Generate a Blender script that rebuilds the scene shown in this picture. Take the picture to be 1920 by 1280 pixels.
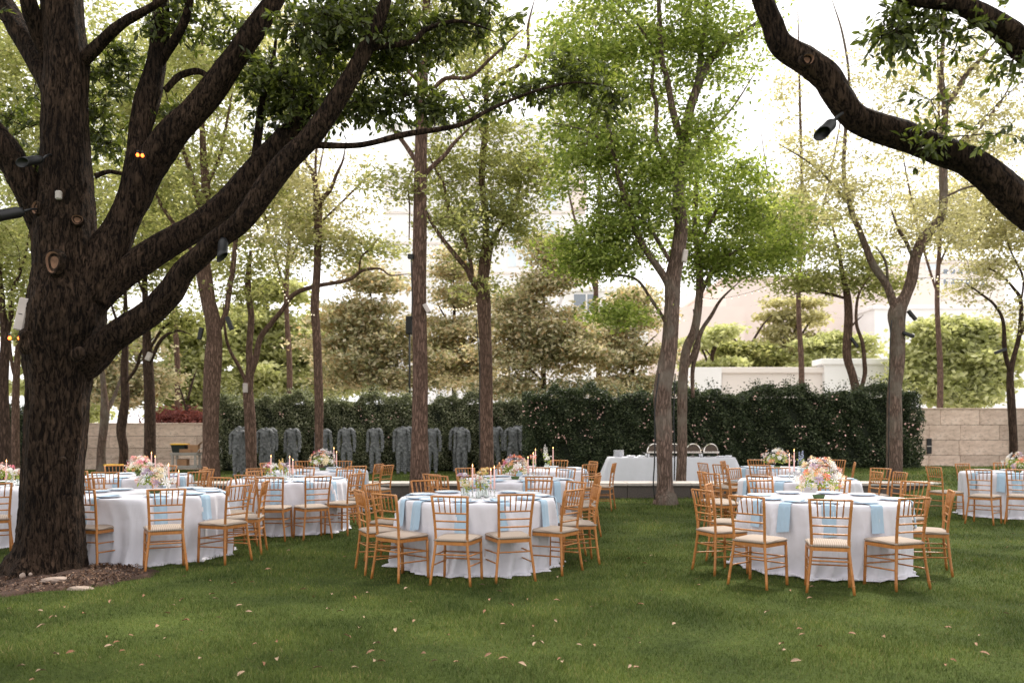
import bpy, bmesh, math, random
import numpy as np
from mathutils import Vector, Matrix
random.seed(7); rng = np.random.default_rng(7)
S = bpy.context.scene
for o in list(bpy.data.objects): bpy.data.objects.remove(o)
COL = S.collection
R = math.radians
# ------------------------------------------------------------------ camera
FPX, HZ, CH = 1540.0, 804.6, 1.557
cam = bpy.data.cameras.new('camera'); co = bpy.data.objects.new('camera', cam); COL.objects.link(co)
cam.sensor_width = 36; cam.lens = FPX/1920*36; cam.shift_y = (HZ-640)/1920
cam.clip_start = .1; cam.clip_end = 2000
co.location = (0, 0, CH); co.rotation_euler = (R(90), 0, 0)
cam.dof.use_dof = True; cam.dof.focus_distance = 9.0; cam.dof.aperture_fstop = 2.2
S.camera = co
# ------------------------------------------------------------------ world, sun, exposure
W = bpy.data.worlds.new('World'); S.world = W; W.use_nodes = True
SUN_EL, SUN_ROT = 52, 28
nt = W.node_tree; bg = nt.nodes['Background']
sky = nt.nodes.new('ShaderNodeTexSky'); sky.sky_type = 'NISHITA'; sky.sun_disc = False
sky.sun_elevation = R(SUN_EL); sky.sun_rotation = R(SUN_ROT); sky.dust_density = 3.0; sky.air_density = 1.0
hs = nt.nodes.new('ShaderNodeHueSaturation'); hs.inputs['Saturation'].default_value = .05; hs.inputs['Value'].default_value = 1.0
mxw = nt.nodes.new('ShaderNodeMix'); mxw.data_type = 'RGBA'; mxw.inputs[0].default_value = .75
nt.links.new(sky.outputs[0], hs.inputs['Color']); nt.links.new(hs.outputs[0], mxw.inputs[6]); mxw.inputs[7].default_value = (13.1, 12.8, 12.7, 1)
nt.links.new(mxw.outputs[2], bg.inputs['Color']); bg.inputs['Strength'].default_value = .10
sl = bpy.data.lights.new('sun', 'SUN'); sl.energy = 3.0; sl.angle = R(7); sl.color = (1, .93, .82)
so = bpy.data.objects.new('sun', sl); COL.objects.link(so)
sd = Vector((math.sin(R(SUN_ROT))*math.cos(R(SUN_EL)), math.cos(R(SUN_ROT))*math.cos(R(SUN_EL)), math.sin(R(SUN_EL))))
so.rotation_euler = sd.to_track_quat('Z', 'Y').to_euler()
S.view_settings.view_transform = 'Standard'; S.view_settings.look = 'None'
S.view_settings.exposure = 0.78; S.view_settings.gamma = 1
S.view_settings.use_curve_mapping = False
S.render.engine = 'CYCLES'

# ------------------------------------------------------------------ pixel <-> world
def P(px, py, Y): return Vector(((px-960)/FPX*Y, Y, CH-(py-HZ)/FPX*Y))
def XA(px, Y): return (px-960)/FPX*Y
# ------------------------------------------------------------------ object helpers
def link(o, parent=None):
    COL.objects.link(o)
    if parent is not None: o.parent = parent
    return o
def obj(name, me, mat=None, parent=None, kind=None, label=None):
    if mat is not None:
        ms = mat if isinstance(mat, (list, tuple)) else [mat]
        if len(me.materials) == 0:
            for m in ms: me.materials.append(m)
    o = bpy.data.objects.new(name, me); link(o, parent)
    if kind: o['kind'] = kind
    if label: o['label'] = label
    return o
def tag(o, label=None, cat=None, group=None, kind=None):
    if label: o['label'] = label
    if cat: o['category'] = cat
    if group: o['group'] = group
    if kind: o['kind'] = kind
    return o
def thing(name, label, cat, loc=(0, 0, 0), rz=0, group=None):
    o = bpy.data.objects.new(name, None); COL.objects.link(o); o.location = loc; o.rotation_euler = (0, 0, rz)
    o.empty_display_size = .1
    return tag(o, label, cat, group)
def smooth(me, v=True):
    me.polygons.foreach_set('use_smooth', [v]*len(me.polygons)); return me
def npmesh(name, V, F, sm=False):
    V = np.asarray(V, dtype=np.float32); F = np.asarray(F, dtype=np.int32)
    me = bpy.data.meshes.new(name); k = F.shape[1]
    me.vertices.add(len(V)); me.vertices.foreach_set('co', V.ravel())
    me.loops.add(F.size); me.loops.foreach_set('vertex_index', F.ravel())
    me.polygons.add(len(F)); me.polygons.foreach_set('loop_start', np.arange(0, F.size, k, dtype=np.int32))
    me.polygons.foreach_set('use_smooth', np.full(len(F), sm)); me.update(calc_edges=True); return me
def pymesh(name, V, F, sm=False):
    me = bpy.data.meshes.new(name); me.from_pydata([tuple(v) for v in V], [], F); me.update()
    if sm: smooth(me)
    return me
def bm2me(bm, name, sm=False):
    me = bpy.data.meshes.new(name); bm.to_mesh(me); bm.free()
    if sm: smooth(me)
    return me
def box(name, sx, sy, sz, bev=.0, off=(0, 0, 0)):
    bm = bmesh.new(); bmesh.ops.create_cube(bm, size=1)
    bmesh.ops.scale(bm, vec=(sx, sy, sz), verts=bm.verts)
    if bev > 0: bmesh.ops.bevel(bm, geom=list(bm.edges), offset=bev, segments=1, affect='EDGES')
    bmesh.ops.translate(bm, vec=off, verts=bm.verts)
    return bm2me(bm, name)
def lathe(name, prof, n=16, sm=True, mats=None):
    V, F = [], []
    for r, z in prof:
        for i in range(n):
            a = 2*math.pi*i/n; V.append((r*math.cos(a), r*math.sin(a), z))
    for j in range(len(prof)-1):
        for i in range(n):
            a, b = j*n+i, j*n+(i+1) % n; F.append((a, b, b+n, a+n))
    return pymesh(name, V, F, sm)
def crom(pts, sub):
    """catmull-rom resample; pts rows (x,y,z,r)"""
    p = np.array(pts, float); n = len(p)
    if n < 3: 
        t = np.linspace(0, 1, sub+1)[:, None]; return p[0]*(1-t)+p[-1]*t
    q = np.vstack([2*p[0]-p[1], p, 2*p[-1]-p[-2]]); out = []
    for i in range(1, n):
        a, b, c, d = q[i-1], q[i], q[i+1], q[i+2]
        for t in np.linspace(0, 1, sub, endpoint=False):
            out.append(.5*((2*b)+(-a+c)*t+(2*a-5*b+4*c-d)*t*t+(-a+3*b-3*c+d)*t**3))
    out.append(p[-1]); o = np.array(out); o[:, 3] = np.maximum(o[:, 3], .002); return o
def tube_vf(pts, sides=8, rough=0., lobes=None, base=0):
    p = np.array(pts, float); C = p[:, :3]; r = p[:, 3]; n = len(p)
    T = np.gradient(C, axis=0); T /= np.linalg.norm(T, axis=1)[:, None]+1e-9
    u = np.cross(T[0], [0, 1, 0.01]); u /= np.linalg.norm(u)+1e-9; V = []
    ang = np.arange(sides)*2*math.pi/sides; e = rng.standard_normal(sides)
    for i in range(n):
        u = u-T[i]*np.dot(u, T[i]); u /= np.linalg.norm(u)+1e-9; v = np.cross(T[i], u)
        rr = np.full(sides, r[i])
        if rough: e = .86*e+.5*rng.standard_normal(sides); rr = rr*(1+rough*e)
        if lobes is not None: rr = rr*lobes(i/(n-1), ang)
        V.append(C[i]+np.outer(np.cos(ang)*rr, u)+np.outer(np.sin(ang)*rr, v))
    V = np.vstack(V); F = []
    i = np.arange(n-1)[:, None]*sides; j = np.arange(sides)[None]; k = (j+1) % sides
    F = np.stack([i+j, i+k, i+sides+k, i+sides+j], -1).reshape(-1, 4)
    return V, F+base
def tube(name, pts, sides=8, sub=1, rough=0., lobes=None, sm=True, cap=True):
    p = crom(pts, sub) if sub > 1 else np.array(pts, float)
    V, F = tube_vf(p, sides, rough, lobes)
    V = list(map(tuple, V)); F = [tuple(int(q) for q in f) for f in F]
    if cap:
        n = len(V); F.append(tuple(range(sides-1, -1, -1))); F.append(tuple(range(n-sides, n)))
    return pymesh(name, V, F, sm)
# ------------------------------------------------------------------ materials
class M:
    def __init__(s, name):
        s.m = bpy.data.materials.new(name); s.m.use_nodes = True; s.t = s.m.node_tree
        s.b = s.t.nodes['Principled BSDF']; s.out = s.t.nodes['Material Output']; s.tc = None
    def n(s, ty, **kw):
        x = s.t.nodes.new(ty)
        for k, v in kw.items(): setattr(x, k, v)
        return x
    def l(s, a, b): s.t.links.new(a, b)
    def coord(s, scale=(1, 1, 1), which='Object'):
        tc = s.n('ShaderNodeTexCoord'); mp = s.n('ShaderNodeMapping'); mp.inputs['Scale'].default_value = scale
        s.l(tc.outputs[which], mp.inputs[0]); return mp.outputs[0]
    def noise(s, co, scale, det=4, rough=.55):
        x = s.n('ShaderNodeTexNoise'); x.inputs['Scale'].default_value = scale; x.inputs['Detail'].default_value = det
        x.inputs['Roughness'].default_value = rough; s.l(co, x.inputs['Vector']); return x.outputs['Fac']
    def ramp(s, fac, stops):
        x = s.n('ShaderNodeValToRGB'); e = x.color_ramp.elements
        while len(e) < len(stops): e.new(.5)
        for q, (p, c) in zip(e, stops): q.position = p; q.color = (*c, 1)
        s.l(fac, x.inputs[0]); return x.outputs[0]
    def bump(s, h, strength=.5, dist=.02):
        x = s.n('ShaderNodeBump'); x.inputs['Strength'].default_value = strength; x.inputs['Distance'].default_value = dist
        s.l(h, x.inputs['Height']); s.l(x.outputs[0], s.b.inputs['Normal']); return x
def plain(name, c, rough=.6, metal=0, var=.12, scale=6., bump=0, spec=.4):
    m = M(name); co = m.coord(); f = m.noise(co, scale)
    m.l(m.ramp(f, [(.3, tuple(x*(1-var) for x in c)), (.7, tuple(min(1, x*(1+var)) for x in c))]), m.b.inputs['Base Color'])
    m.b.inputs['Roughness'].default_value = rough; m.b.inputs['Metallic'].default_value = metal
    m.b.inputs['Specular IOR Level'].default_value = spec
    if bump: m.bump(f, bump, .01)
    return m.m
def leafmat(name, cols, transl=.45, rough=.55, tcol=None, spec=.3):
    m = M(name); g = m.n('ShaderNodeNewGeometry')
    st = [(i/(len(cols)-1), c) for i, c in enumerate(cols)]
    base = m.ramp(g.outputs['Random Per Island'], st)
    m.l(base, m.b.inputs['Base Color']); m.b.inputs['Roughness'].default_value = rough; m.b.inputs['Specular IOR Level'].default_value = spec
    tr = m.n('ShaderNodeBsdfTranslucent'); mix = m.n('ShaderNodeMixShader'); mix.inputs[0].default_value = transl
    mc = m.n('ShaderNodeMix', data_type='RGBA', blend_type='MULTIPLY'); mc.inputs[0].default_value = 1
    mc.inputs[7].default_value = (*(tcol or (1.12, 1.12, .82)), 1); m.l(base, mc.inputs[6]); m.l(mc.outputs[2], tr.inputs[0])
    m.l(m.b.outputs[0], mix.inputs[1]); m.l(tr.outputs[0], mix.inputs[2]); m.l(mix.outputs[0], m.out.inputs[0]); return m.m
def barkmat(name, dark, light, moss=None, scale=1.):
    m = M(name); co = m.coord((9*scale, 9*scale, 1.7*scale))
    v = m.n('ShaderNodeTexVoronoi', feature='DISTANCE_TO_EDGE'); v.inputs['Scale'].default_value = 3.2
    nd = m.n('ShaderNodeTexNoise'); nd.inputs['Scale'].default_value = 1.6; nd.inputs['Detail'].default_value = 6; m.l(co, nd.inputs['Vector'])
    ad = m.n('ShaderNodeMix', data_type='VECTOR'); ad.inputs[0].default_value = .6; m.l(co, ad.inputs[4]); m.l(nd.outputs['Color'], ad.inputs[5])
    m.l(ad.outputs[1], v.inputs['Vector']); f2 = m.noise(co, 2.2, 9, .75)
    mm = m.n('ShaderNodeMath', operation='MULTIPLY'); m.l(v.outputs['Distance'], mm.inputs[0]); mm.inputs[1].default_value = 3.
    ms = m.n('ShaderNodeMath', operation='ADD', use_clamp=True); m.l(mm.outputs[0], ms.inputs[0])
    m2 = m.n('ShaderNodeMath', operation='MULTIPLY'); m.l(f2, m2.inputs[0]); m2.inputs[1].default_value = .45; m.l(m2.outputs[0], ms.inputs[1])
    colr = m.ramp(ms.outputs[0], [(.12, dark), (.5, tuple((x*.45+y*.55) for x, y in zip(dark, light))), (1., light)])
    if moss:
        c2 = m.coord((1, 1, .6)); fm = m.ramp(m.noise(c2, 2.2, 5), [(.47, (0, 0, 0)), (.62, (1, 1, 1))])
        mx = m.n('ShaderNodeMix', data_type='RGBA'); m.l(fm, mx.inputs[0]); m.l(colr, mx.inputs[6]); mx.inputs[7].default_value = (*moss, 1); colr = mx.outputs[2]
    m.l(colr, m.b.inputs['Base Color']); m.b.inputs['Roughness'].default_value = .95; m.b.inputs['Specular IOR Level'].default_value = .15
    m.bump(ms.outputs[0], 1., .045/scale); return m.m
def oakbark(name):
    m = M(name); co = m.coord((1, 1, .22)); n1 = m.n('ShaderNodeTexNoise'); n1.inputs['Scale'].default_value = 36; n1.inputs['Detail'].default_value = 6; n1.inputs['Roughness'].default_value = .62; n1.inputs['Distortion'].default_value = .9; m.l(co, n1.inputs['Vector'])
    c2 = m.coord((1, 1, .5)); n2 = m.noise(c2, 62, 3, .6); n3 = m.noise(m.coord(), 1.7, 4)
    a = m.ramp(n1.outputs['Fac'], [(.38, (0, 0, 0)), (.60, (1, 1, 1))]); ad = m.n('ShaderNodeMath', operation='MULTIPLY_ADD'); m.l(n2, ad.inputs[0]); ad.inputs[1].default_value = .5; m.l(a, ad.inputs[2])
    c = m.ramp(ad.outputs[0], [(.22, (.006, .0038, .003)), (.6, (.021, .0135, .0095)), (1., (.062, .041, .029))])
    mx = m.n('ShaderNodeMix', data_type='RGBA', blend_type='MULTIPLY'); mx.inputs[0].default_value = 1; m.l(c, mx.inputs[6]); m.l(m.ramp(n3, [(.35, (.62, .6, .58)), (.65, (1.25, 1.2, 1.15))]), mx.inputs[7])
    m.l(mx.outputs[2], m.b.inputs['Base Color']); m.b.inputs['Roughness'].default_value = .95; m.b.inputs['Specular IOR Level'].default_value = .12
    m.bump(ad.outputs[0], 1., .03); return m.m
def emis(name, c, s):
    m = M(name); m.b.inputs['Base Color'].default_value = (*c, 1); m.b.inputs['Emission Color'].default_value = (*c, 1); m.b.inputs['Emission Strength'].default_value = s; return m.m

def mat_grass_ground():
    m = M('lawn_soil'); co = m.coord(); a = m.noise(co, .55, 5, .6); b = m.noise(co, 28, 4, .7)
    ca = m.ramp(a, [(.35, (.030, .045, .010)), (.65, (.070, .095, .022))])
    mx = m.n('ShaderNodeMix', data_type='RGBA', blend_type='MULTIPLY'); mx.inputs[0].default_value = .7; m.l(ca, mx.inputs[6]); m.l(m.ramp(b, [(.3, (.45, .45, .4)), (.7, (1.3, 1.3, 1.2))]), mx.inputs[7])
    m.l(mx.outputs[2], m.b.inputs['Base Color']); m.b.inputs['Roughness'].default_value = .95; m.b.inputs['Specular IOR Level'].default_value = .1
    m.bump(b, .8, .03); return m.m
def mat_blade():
    m = M('grass_blade'); g = m.n('ShaderNodeNewGeometry'); co = m.coord()
    a = m.ramp(g.outputs['Random Per Island'], [(0, (.040, .066, .012)), (.5, (.085, .118, .024)), (.88, (.15, .18, .048)), (1, (.27, .22, .11))])
    p = m.ramp(m.noise(co, 1.1, 5, .65), [(.36, (.5, .57, .5)), (.5, (.9, .92, .85)), (.64, (1.4, 1.33, 1.25))])
    mx = m.n('ShaderNodeMix', data_type='RGBA', blend_type='MULTIPLY'); mx.inputs[0].default_value = 1; m.l(a, mx.inputs[6]); m.l(p, mx.inputs[7])
    m.l(mx.outputs[2], m.b.inputs['Base Color']); m.b.inputs['Roughness'].default_value = .6; m.b.inputs['Specular IOR Level'].default_value = .2
    tr = m.n('ShaderNodeBsdfTranslucent'); m.l(mx.outputs[2], tr.inputs[0]); ms = m.n('ShaderNodeMixShader'); ms.inputs[0].default_value = .3
    m.l(m.b.outputs[0], ms.inputs[1]); m.l(tr.outputs[0], ms.inputs[2]); m.l(ms.outputs[0], m.out.inputs[0]); return m.m
def mat_cloth(name, c, transl=0.12):
    m = M(name); co = m.coord(); f = m.noise(co, 260, 2, .6); g = m.noise(co, 5, 5)
    m.l(m.ramp(g, [(.3, tuple(x*.95 for x in c)), (.7, c)]), m.b.inputs['Base Color'])
    m.b.inputs['Roughness'].default_value = .85; m.b.inputs['Sheen Weight'].default_value = .15
    mm = m.n('ShaderNodeMath', operation='ADD'); m.l(f, mm.inputs[0])
    g2 = m.n('ShaderNodeMath', operation='MULTIPLY'); m.l(g, g2.inputs[0]); g2.inputs[1].default_value = 8; m.l(g2.outputs[0], mm.inputs[1])
    m.bump(mm.outputs[0], .25, .004); return m.m
def mat_travertine():
    m = M('travertine'); g = m.n('ShaderNodeObjectInfo'); co = m.coord((1, 1, 2.2)); 
    base = m.ramp(m.noise(co, 1.4, 7, .65), [(.3, (.50, .36, .29)), (.55, (.74, .58, .49)), (.75, (.82, .68, .60))])
    pit = m.ramp(m.noise(co, 7, 8, .75), [(.36, (.45, .42, .38)), (.47, (1, 1, 1))])
    mx = m.n('ShaderNodeMix', data_type='RGBA', blend_type='MULTIPLY'); mx.inputs[0].default_value = .8; m.l(base, mx.inputs[6]); m.l(pit, mx.inputs[7])
    r = m.ramp(g.outputs['Random'], [(0, (.86, .84, .82)), (1, (1.08, 1.06, 1.04))]); mx2 = m.n('ShaderNodeMix', data_type='RGBA', blend_type='MULTIPLY'); mx2.inputs[0].default_value = 1
    m.l(mx.outputs[2], mx2.inputs[6]); m.l(r, mx2.inputs[7]); m.l(mx2.outputs[2], m.b.inputs['Base Color']); m.b.inputs['Roughness'].default_value = .8; return m.m
def mat_chairwood():
    m = M('chair_gold_wood'); co = m.coord((30, 30, 3)); oi = m.n('ShaderNodeObjectInfo')
    a = m.ramp(m.noise(co, 2, 4), [(.3, (.32, .120, .028)), (.7, (.46, .195, .052))])
    mx = m.n('ShaderNodeMix', data_type='RGBA', blend_type='MULTIPLY'); mx.inputs[0].default_value = 1; m.l(a, mx.inputs[6])
    m.l(m.ramp(oi.outputs['Random'], [(0, (.88, .86, .82)), (1, (1.12, 1.12, 1.12))]), mx.inputs[7]); m.l(mx.outputs[2], m.b.inputs['Base Color'])
    m.b.inputs['Roughness'].default_value = .38; return m.m
def mat_cushion():
    m = M('cushion_fabric'); co = m.coord(); w = m.n('ShaderNodeTexWave'); w.inputs['Scale'].default_value = 16; w.bands_direction = 'X'; m.l(co, w.inputs['Vector'])
    m.l(m.ramp(w.outputs['Fac'], [(.2, (.25, .195, .155)), (.6, (.37, .305, .255))]), m.b.inputs['Base Color']); m.b.inputs['Roughness'].default_value = .9
    m.bump(w.outputs['Fac'], .3, .004); return m.m
def mat_soil():
    m = M('mulch_soil'); co = m.coord(); f = m.noise(co, 9, 8, .75)
    m.l(m.ramp(f, [(.3, (.022, .011, .007)), (.55, (.062, .030, .018)), (.75, (.13, .068, .042))]), m.b.inputs['Base Color']); m.b.inputs['Roughness'].default_value = 1
    m.bump(f, 1, .05); return m.m
def mat_facade(name, c):
    return plain(name, c, .7, 0, .05, .3)
MT = dict(
    ground=mat_grass_ground(), blade=mat_blade(), cloth=mat_cloth('white_linen', (.64, .63, .685)), bcloth=mat_cloth('pale_blue_linen', (.68, .68, .75)),
    napkin=mat_cloth('blue_linen', (.34, .47, .59)), trav=mat_travertine(), wood=mat_chairwood(), cush=mat_cushion(), soil=mat_soil(),
    oakbark=oakbark('oak_bark'),
    elmbark=barkmat('elm_bark', (.050, .030, .022), (.20, .125, .095), None, 1.6),
    elmbark2=barkmat('mossy_elm_bark', (.055, .038, .028), (.22, .15, .12), (.20, .165, .135), 1.6),
    darkbark=barkmat('shaded_elm_bark', (.022, .014, .010), (.095, .060, .045), None, 1.6),  # elm bark copy with shade put into its darker colours
    oakleaf=leafmat('oak_leaf', [(.030, .040, .012), (.062, .078, .022), (.105, .125, .036), (.19, .21, .07)], .42, .4, (1.5, 1.6, .6), .5),
    elmleaf=leafmat('elm_leaf', [(.22, .24, .085), (.31, .33, .13), (.41, .41, .18), (.50, .48, .25)], .58),
    elmleaf2=leafmat('deep_elm_leaf', [(.14, .19, .045), (.23, .29, .07), (.33, .39, .11), (.45, .48, .18)], .6, tcol=(1.2, 1.22, .75)),
    paleleaf=leafmat('pale_elm_leaf', [(.34, .32, .17), (.43, .40, .23), (.52, .48, .30), (.60, .55, .38)], .55, tcol=(1.15, 1.15, .8)),
    limeleaf=leafmat('lime_leaf', [(.36, .39, .17), (.46, .48, .23), (.55, .56, .31), (.64, .64, .41)], .5),
    magleaf=leafmat('magnolia_leaf', [(.17, .19, .09), (.38, .39, .22), (.64, .60, .41), (.80, .73, .57), (.46, .32, .16)], .5, .4, (1.1, 1.02, .78), .5),
    hedgeleaf=leafmat('hedge_leaf', [(.014, .024, .010), (.030, .046, .018), (.065, .088, .038), (.17, .19, .11)], .2, .45, (1.2, 1.3, .7), .4),
    hedgeleaf2=leafmat('silvery_hedge_leaf', [(.045, .056, .028), (.13, .15, .08), (.27, .28, .17), (.50, .49, .36)], .25, .45, (1.2, 1.3, .7), .4),
    redleaf=leafmat('red_leaf', [(.15, .04, .04), (.28, .09, .08)], .4), shade=plain('hedge_shade_core', (.012, .017, .008), .9),
    granite=plain('dark_granite', (.085, .07, .062), .7, 0, .35, 40), cap=plain('pale_cap_stone', (.40, .36, .33), .75, 0, .1, 8),
    bronze=plain('weathered_bronze', (.16, .165, .17), .75, .25, .55, 14, .8), black=plain('black_metal', (.012, .012, .013), .45),
    steel=plain('polished_steel', (.60, .56, .52), .16, 1, .05), reflsteel=plain('dark_reflection_steel', (.10, .075, .06), .25, .8, .1), china=plain('white_china', (.78, .79, .82), .22, 0, .02),
    rim=plain('blue_rim', (.42, .56, .70), .3, 0, .05), candle=plain('blush_wax', (.78, .48, .44), .45, 0, .04), brass=plain('brass', (.5, .33, .13), .3, 1),
    cart=plain('grey_plastic', (.36, .33, .30), .6), tote=plain('black_tote', (.014, .022, .018), .5), yellow=plain('yellow_lid', (.75, .42, .03), .5),
    card=plain('cardboard', (.36, .20, .11), .85), pave=plain('pale_paving', (.55, .52, .49), .85, 0, .08, 1), speaker=plain('pale_box', (.48, .42, .39), .5),
    cutwood=plain('cut_wood', (.16, .085, .05), .85, 0, .35, 18), stone=plain('pale_rock', (.30, .23, .19), .8, 0, .2, 10), wirem=plain('wire', (.015, .02, .018), .6),
    bulb=emis('lit_bulb', (1, .85, .62), 1.0), amber=emis('amber_lamp', (1, .13, .02), 4), flame=emis('flame', (1, .5, .18), 6),
    white_b=mat_facade('white_facade', (.80, .79, .79)), pink_b=mat_facade('pink_stone_facade', (.72, .62, .57)), lite_b=mat_facade('light_stone', (.72, .66, .62)),
    glassb=plain('facade_glass', (.62, .70, .76), .3, 0, .1, .5), drkglass=plain('grey_glass', (.22, .25, .29), .2),  # facade glass paled in colour to imitate overexposed distance
    stem=plain('green_stem', (.07, .12, .04), .6), dry=plain('dry_leaf', (.26, .145, .085), .8, 0, .3, 9), dry2=plain('pale_dry_leaf', (.31, .21, .14), .8, 0, .3, 9), dry3=plain('brown_dry_leaf', (.20, .09, .045), .8, 0, .3, 9),
)
gm = M('clear_glass'); gm.b.inputs['Base Color'].default_value = (.93, .97, .95, 1); gm.b.inputs['Roughness'].default_value = .03; gm.b.inputs['Transmission Weight'].default_value = .85; MT['glass'] = gm.m
def petal(name, c): 
    m = plain('petal_'+name, c, .7, 0, .12, 30); return m
PET = dict(cream=petal('cream', (.80, .68, .46)), white=petal('white', (.82, .79, .76)), blush=petal('blush', (.78, .50, .44)), lav=petal('lavender', (.50, .38, .50)),
           coral=petal('coral', (.80, .27, .16)), pink=petal('pink', (.72, .24, .30)), yellow=petal('yellow', (.80, .60, .26)), blue=petal('blue', (.42, .47, .62)), peach=petal('peach', (.82, .42, .22)))

# ------------------------------------------------------------------ ground
def gh(x, y):
    """height of the lawn"""
    a = np.clip((np.asarray(x)-8.2)/1.5, 0, 1)*np.clip((np.asarray(y)-16.2)/1.6, 0, 1)*np.clip((30-np.asarray(y))/3, 0, 1)
    return .33*a*a*(3-2*a)+.012*np.sin(np.asarray(x)*1.3)*np.sin(np.asarray(y)*.9)
xs = np.concatenate([[-900, -200, -60], np.arange(-30, 30.1, .5), [60, 200, 900]]); ys = np.concatenate([[-200, -30], np.arange(-4, 40.1, .5), [60, 120, 300, 900]])
gx, gy = np.meshgrid(xs, ys); gz = gh(gx, gy); gz[(gy > 39) | (np.abs(gx) > 30) | (gy < -4)] = 0
V = np.stack([gx, gy, gz], -1).reshape(-1, 3); nx = len(xs); ny = len(ys)
I = (np.arange(ny-1)[:, None]*nx+np.arange(nx-1)[None]).ravel(); F = np.stack([I, I+1, I+nx+1, I+nx], -1)
tag(obj('lawn', npmesh('lawn', V, F, True), MT['ground']), 'green lawn in soft shade under the trees', None, None, 'structure')
pv = obj('street_pavement', npmesh('street', [(-200, 37, .02), (200, 37, .02), (200, 300, .02), (-200, 300, .02)], [(0, 1, 2, 3)]), MT['pave']); pv['kind'] = 'structure'
tag(pv, 'pale street paving beyond the garden hedges')
# soil round the big tree
OX, OY = XA(98, 8.7), 8.7
def soilmesh():
    V, F = [], []; n = 72; rings = 16
    for j in range(rings+1):
        t = j/rings
        for i in range(n):
            a = 2*math.pi*i/n
            ex = 1.0+.09*math.sin(3*a+1)+.06*math.sin(7*a)
            ex *= 1+.12*math.sin(13*a+2)*.4
            r = t*ex; x = OX+.08+r*math.cos(a)*.92; y = OY-.12+r*math.sin(a)*.86
            z = float(gh(x, y))+.015+.10*(1-t)**1.3+.022*math.sin(x*9+1)*math.sin(y*11)*(1-t)+(.012*random.random() if j < rings else -.02)
            V.append((x, y, z))
    for j in range(rings):
        for i in range(n):
            k = (i+1) % n; F.append((j*n+i, j*n+k, (j+1)*n+k, (j+1)*n+i))
    return pymesh('soil', V, F, True)
tag(obj('bare_soil', soilmesh(), MT['soil']), 'reddish brown bare soil around the foot of the big oak', None, None, 'structure')
# mulch flakes on the soil
# grass blades
def blades():
    X, Y, Hh, Wd = [], [], [], []
    for y0, y1, dens, h, w in ((4.9, 6.2, 5200, .042, .0042), (6.2, 8.2, 4200, .045, .005), (8.2, 11, 2300, .047, .0065), (11, 14.5, 1100, .05, .009), (14.5, 19, 600, .055, .013), (19, 31, 260, .06, .02)):
        xw = y1*.66+.3; n = int(2*xw*(y1-y0)*dens); x = rng.uniform(-xw, xw, n); y = rng.uniform(y0, y1, n)
        k = np.abs(x) < y*.64+.3; x, y = x[k], y[k]
        s = ((x-OX-.08)/.90)**2+((y-OY+.12)/.84)**2; k = s > .82+.4*rng.random(len(x)); x, y = x[k], y[k]
        pat = .75+.35*np.sin(x*2.1+np.sin(y*1.7)*2)*np.sin(y*2.6+x)
        X.append(x); Y.append(y); Hh.append(h*pat*rng.uniform(.6, 1.3, len(x))); Wd.append(np.full(len(x), w))
    X, Y, Hh, Wd = map(np.concatenate, (X, Y, Hh, Wd)); n = len(X); a = rng.uniform(0, 2*np.pi, n); l = rng.uniform(.1, .9, n)*Hh; b = rng.uniform(0, 2*np.pi, n)
    Z = gh(X, Y)-.004; dx, dy = np.cos(a)*Wd/2, np.sin(a)*Wd/2
    V = np.stack([np.stack([X-dx, Y-dy, Z], -1), np.stack([X+dx, Y+dy, Z], -1), np.stack([X+np.cos(b)*l, Y+np.sin(b)*l, Z+Hh], -1)], 1).reshape(-1, 3)
    return npmesh('blades', V, np.arange(3*n).reshape(-1, 3))
tag(obj('grass', blades(), MT['blade']), 'short green grass blades covering the lawn', 'grass', None, 'stuff')

# ------------------------------------------------------------------ leaves
def leafquads(C, L, Wd, zb=.5, hang=0.):
    """folded diamond leaves at centres C"""
    n = len(C); d = rng.standard_normal((n, 3)); d[:, 2] = d[:, 2]*.6-hang; d /= np.linalg.norm(d, axis=1)[:, None]
    nn = rng.standard_normal((n, 3)); nn[:, 2] += zb*2; s = np.cross(d, nn); s /= np.linalg.norm(s, axis=1)[:, None]+1e-9
    up = np.cross(s, d); sc = rng.uniform(.65, 1.3, n)[:, None]
    a = C-d*L/2*sc; b = C+d*L/2*sc; m = C-d*L*.05*sc+up*Wd*.18*sc
    V = np.stack([a, m+s*Wd/2*sc, b, m-s*Wd/2*sc], 1).reshape(-1, 3)
    return V, np.arange(4*n).reshape(-1, 4)
def cloud(cl, nper, sig):
    """leaf centres around clump centres"""
    C = np.repeat(cl, nper, 0); return C+rng.standard_normal(C.shape)*np.array(sig)
def lpos(limbs):
    pts = []
    for L in limbs: pts.append(L)
    return np.vstack(pts)
def ell_clumps(Y, ells):
    out = []
    for e in ells:
        px, py, rx, ry, n = e[:5]; dY = e[5] if len(e) > 5 else 0; Yc = Y+dY
        q = rng.standard_normal((n, 3)); q /= np.linalg.norm(q, axis=1)[:, None]; q *= (rng.random(n)**.45)[:, None]
        k = Yc/FPX; c = np.array(P(px, py, Yc)); dr = min(rx, ry)*1.15*k
        out.append(c+q*np.array([rx*k, dr, ry*k]))
    c = np.vstack(out); c[:, 2] = np.maximum(c[:, 2], .4); return c
TREES = []; DM, LM = 2.0, 1.5; LASTP = [None]
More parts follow.
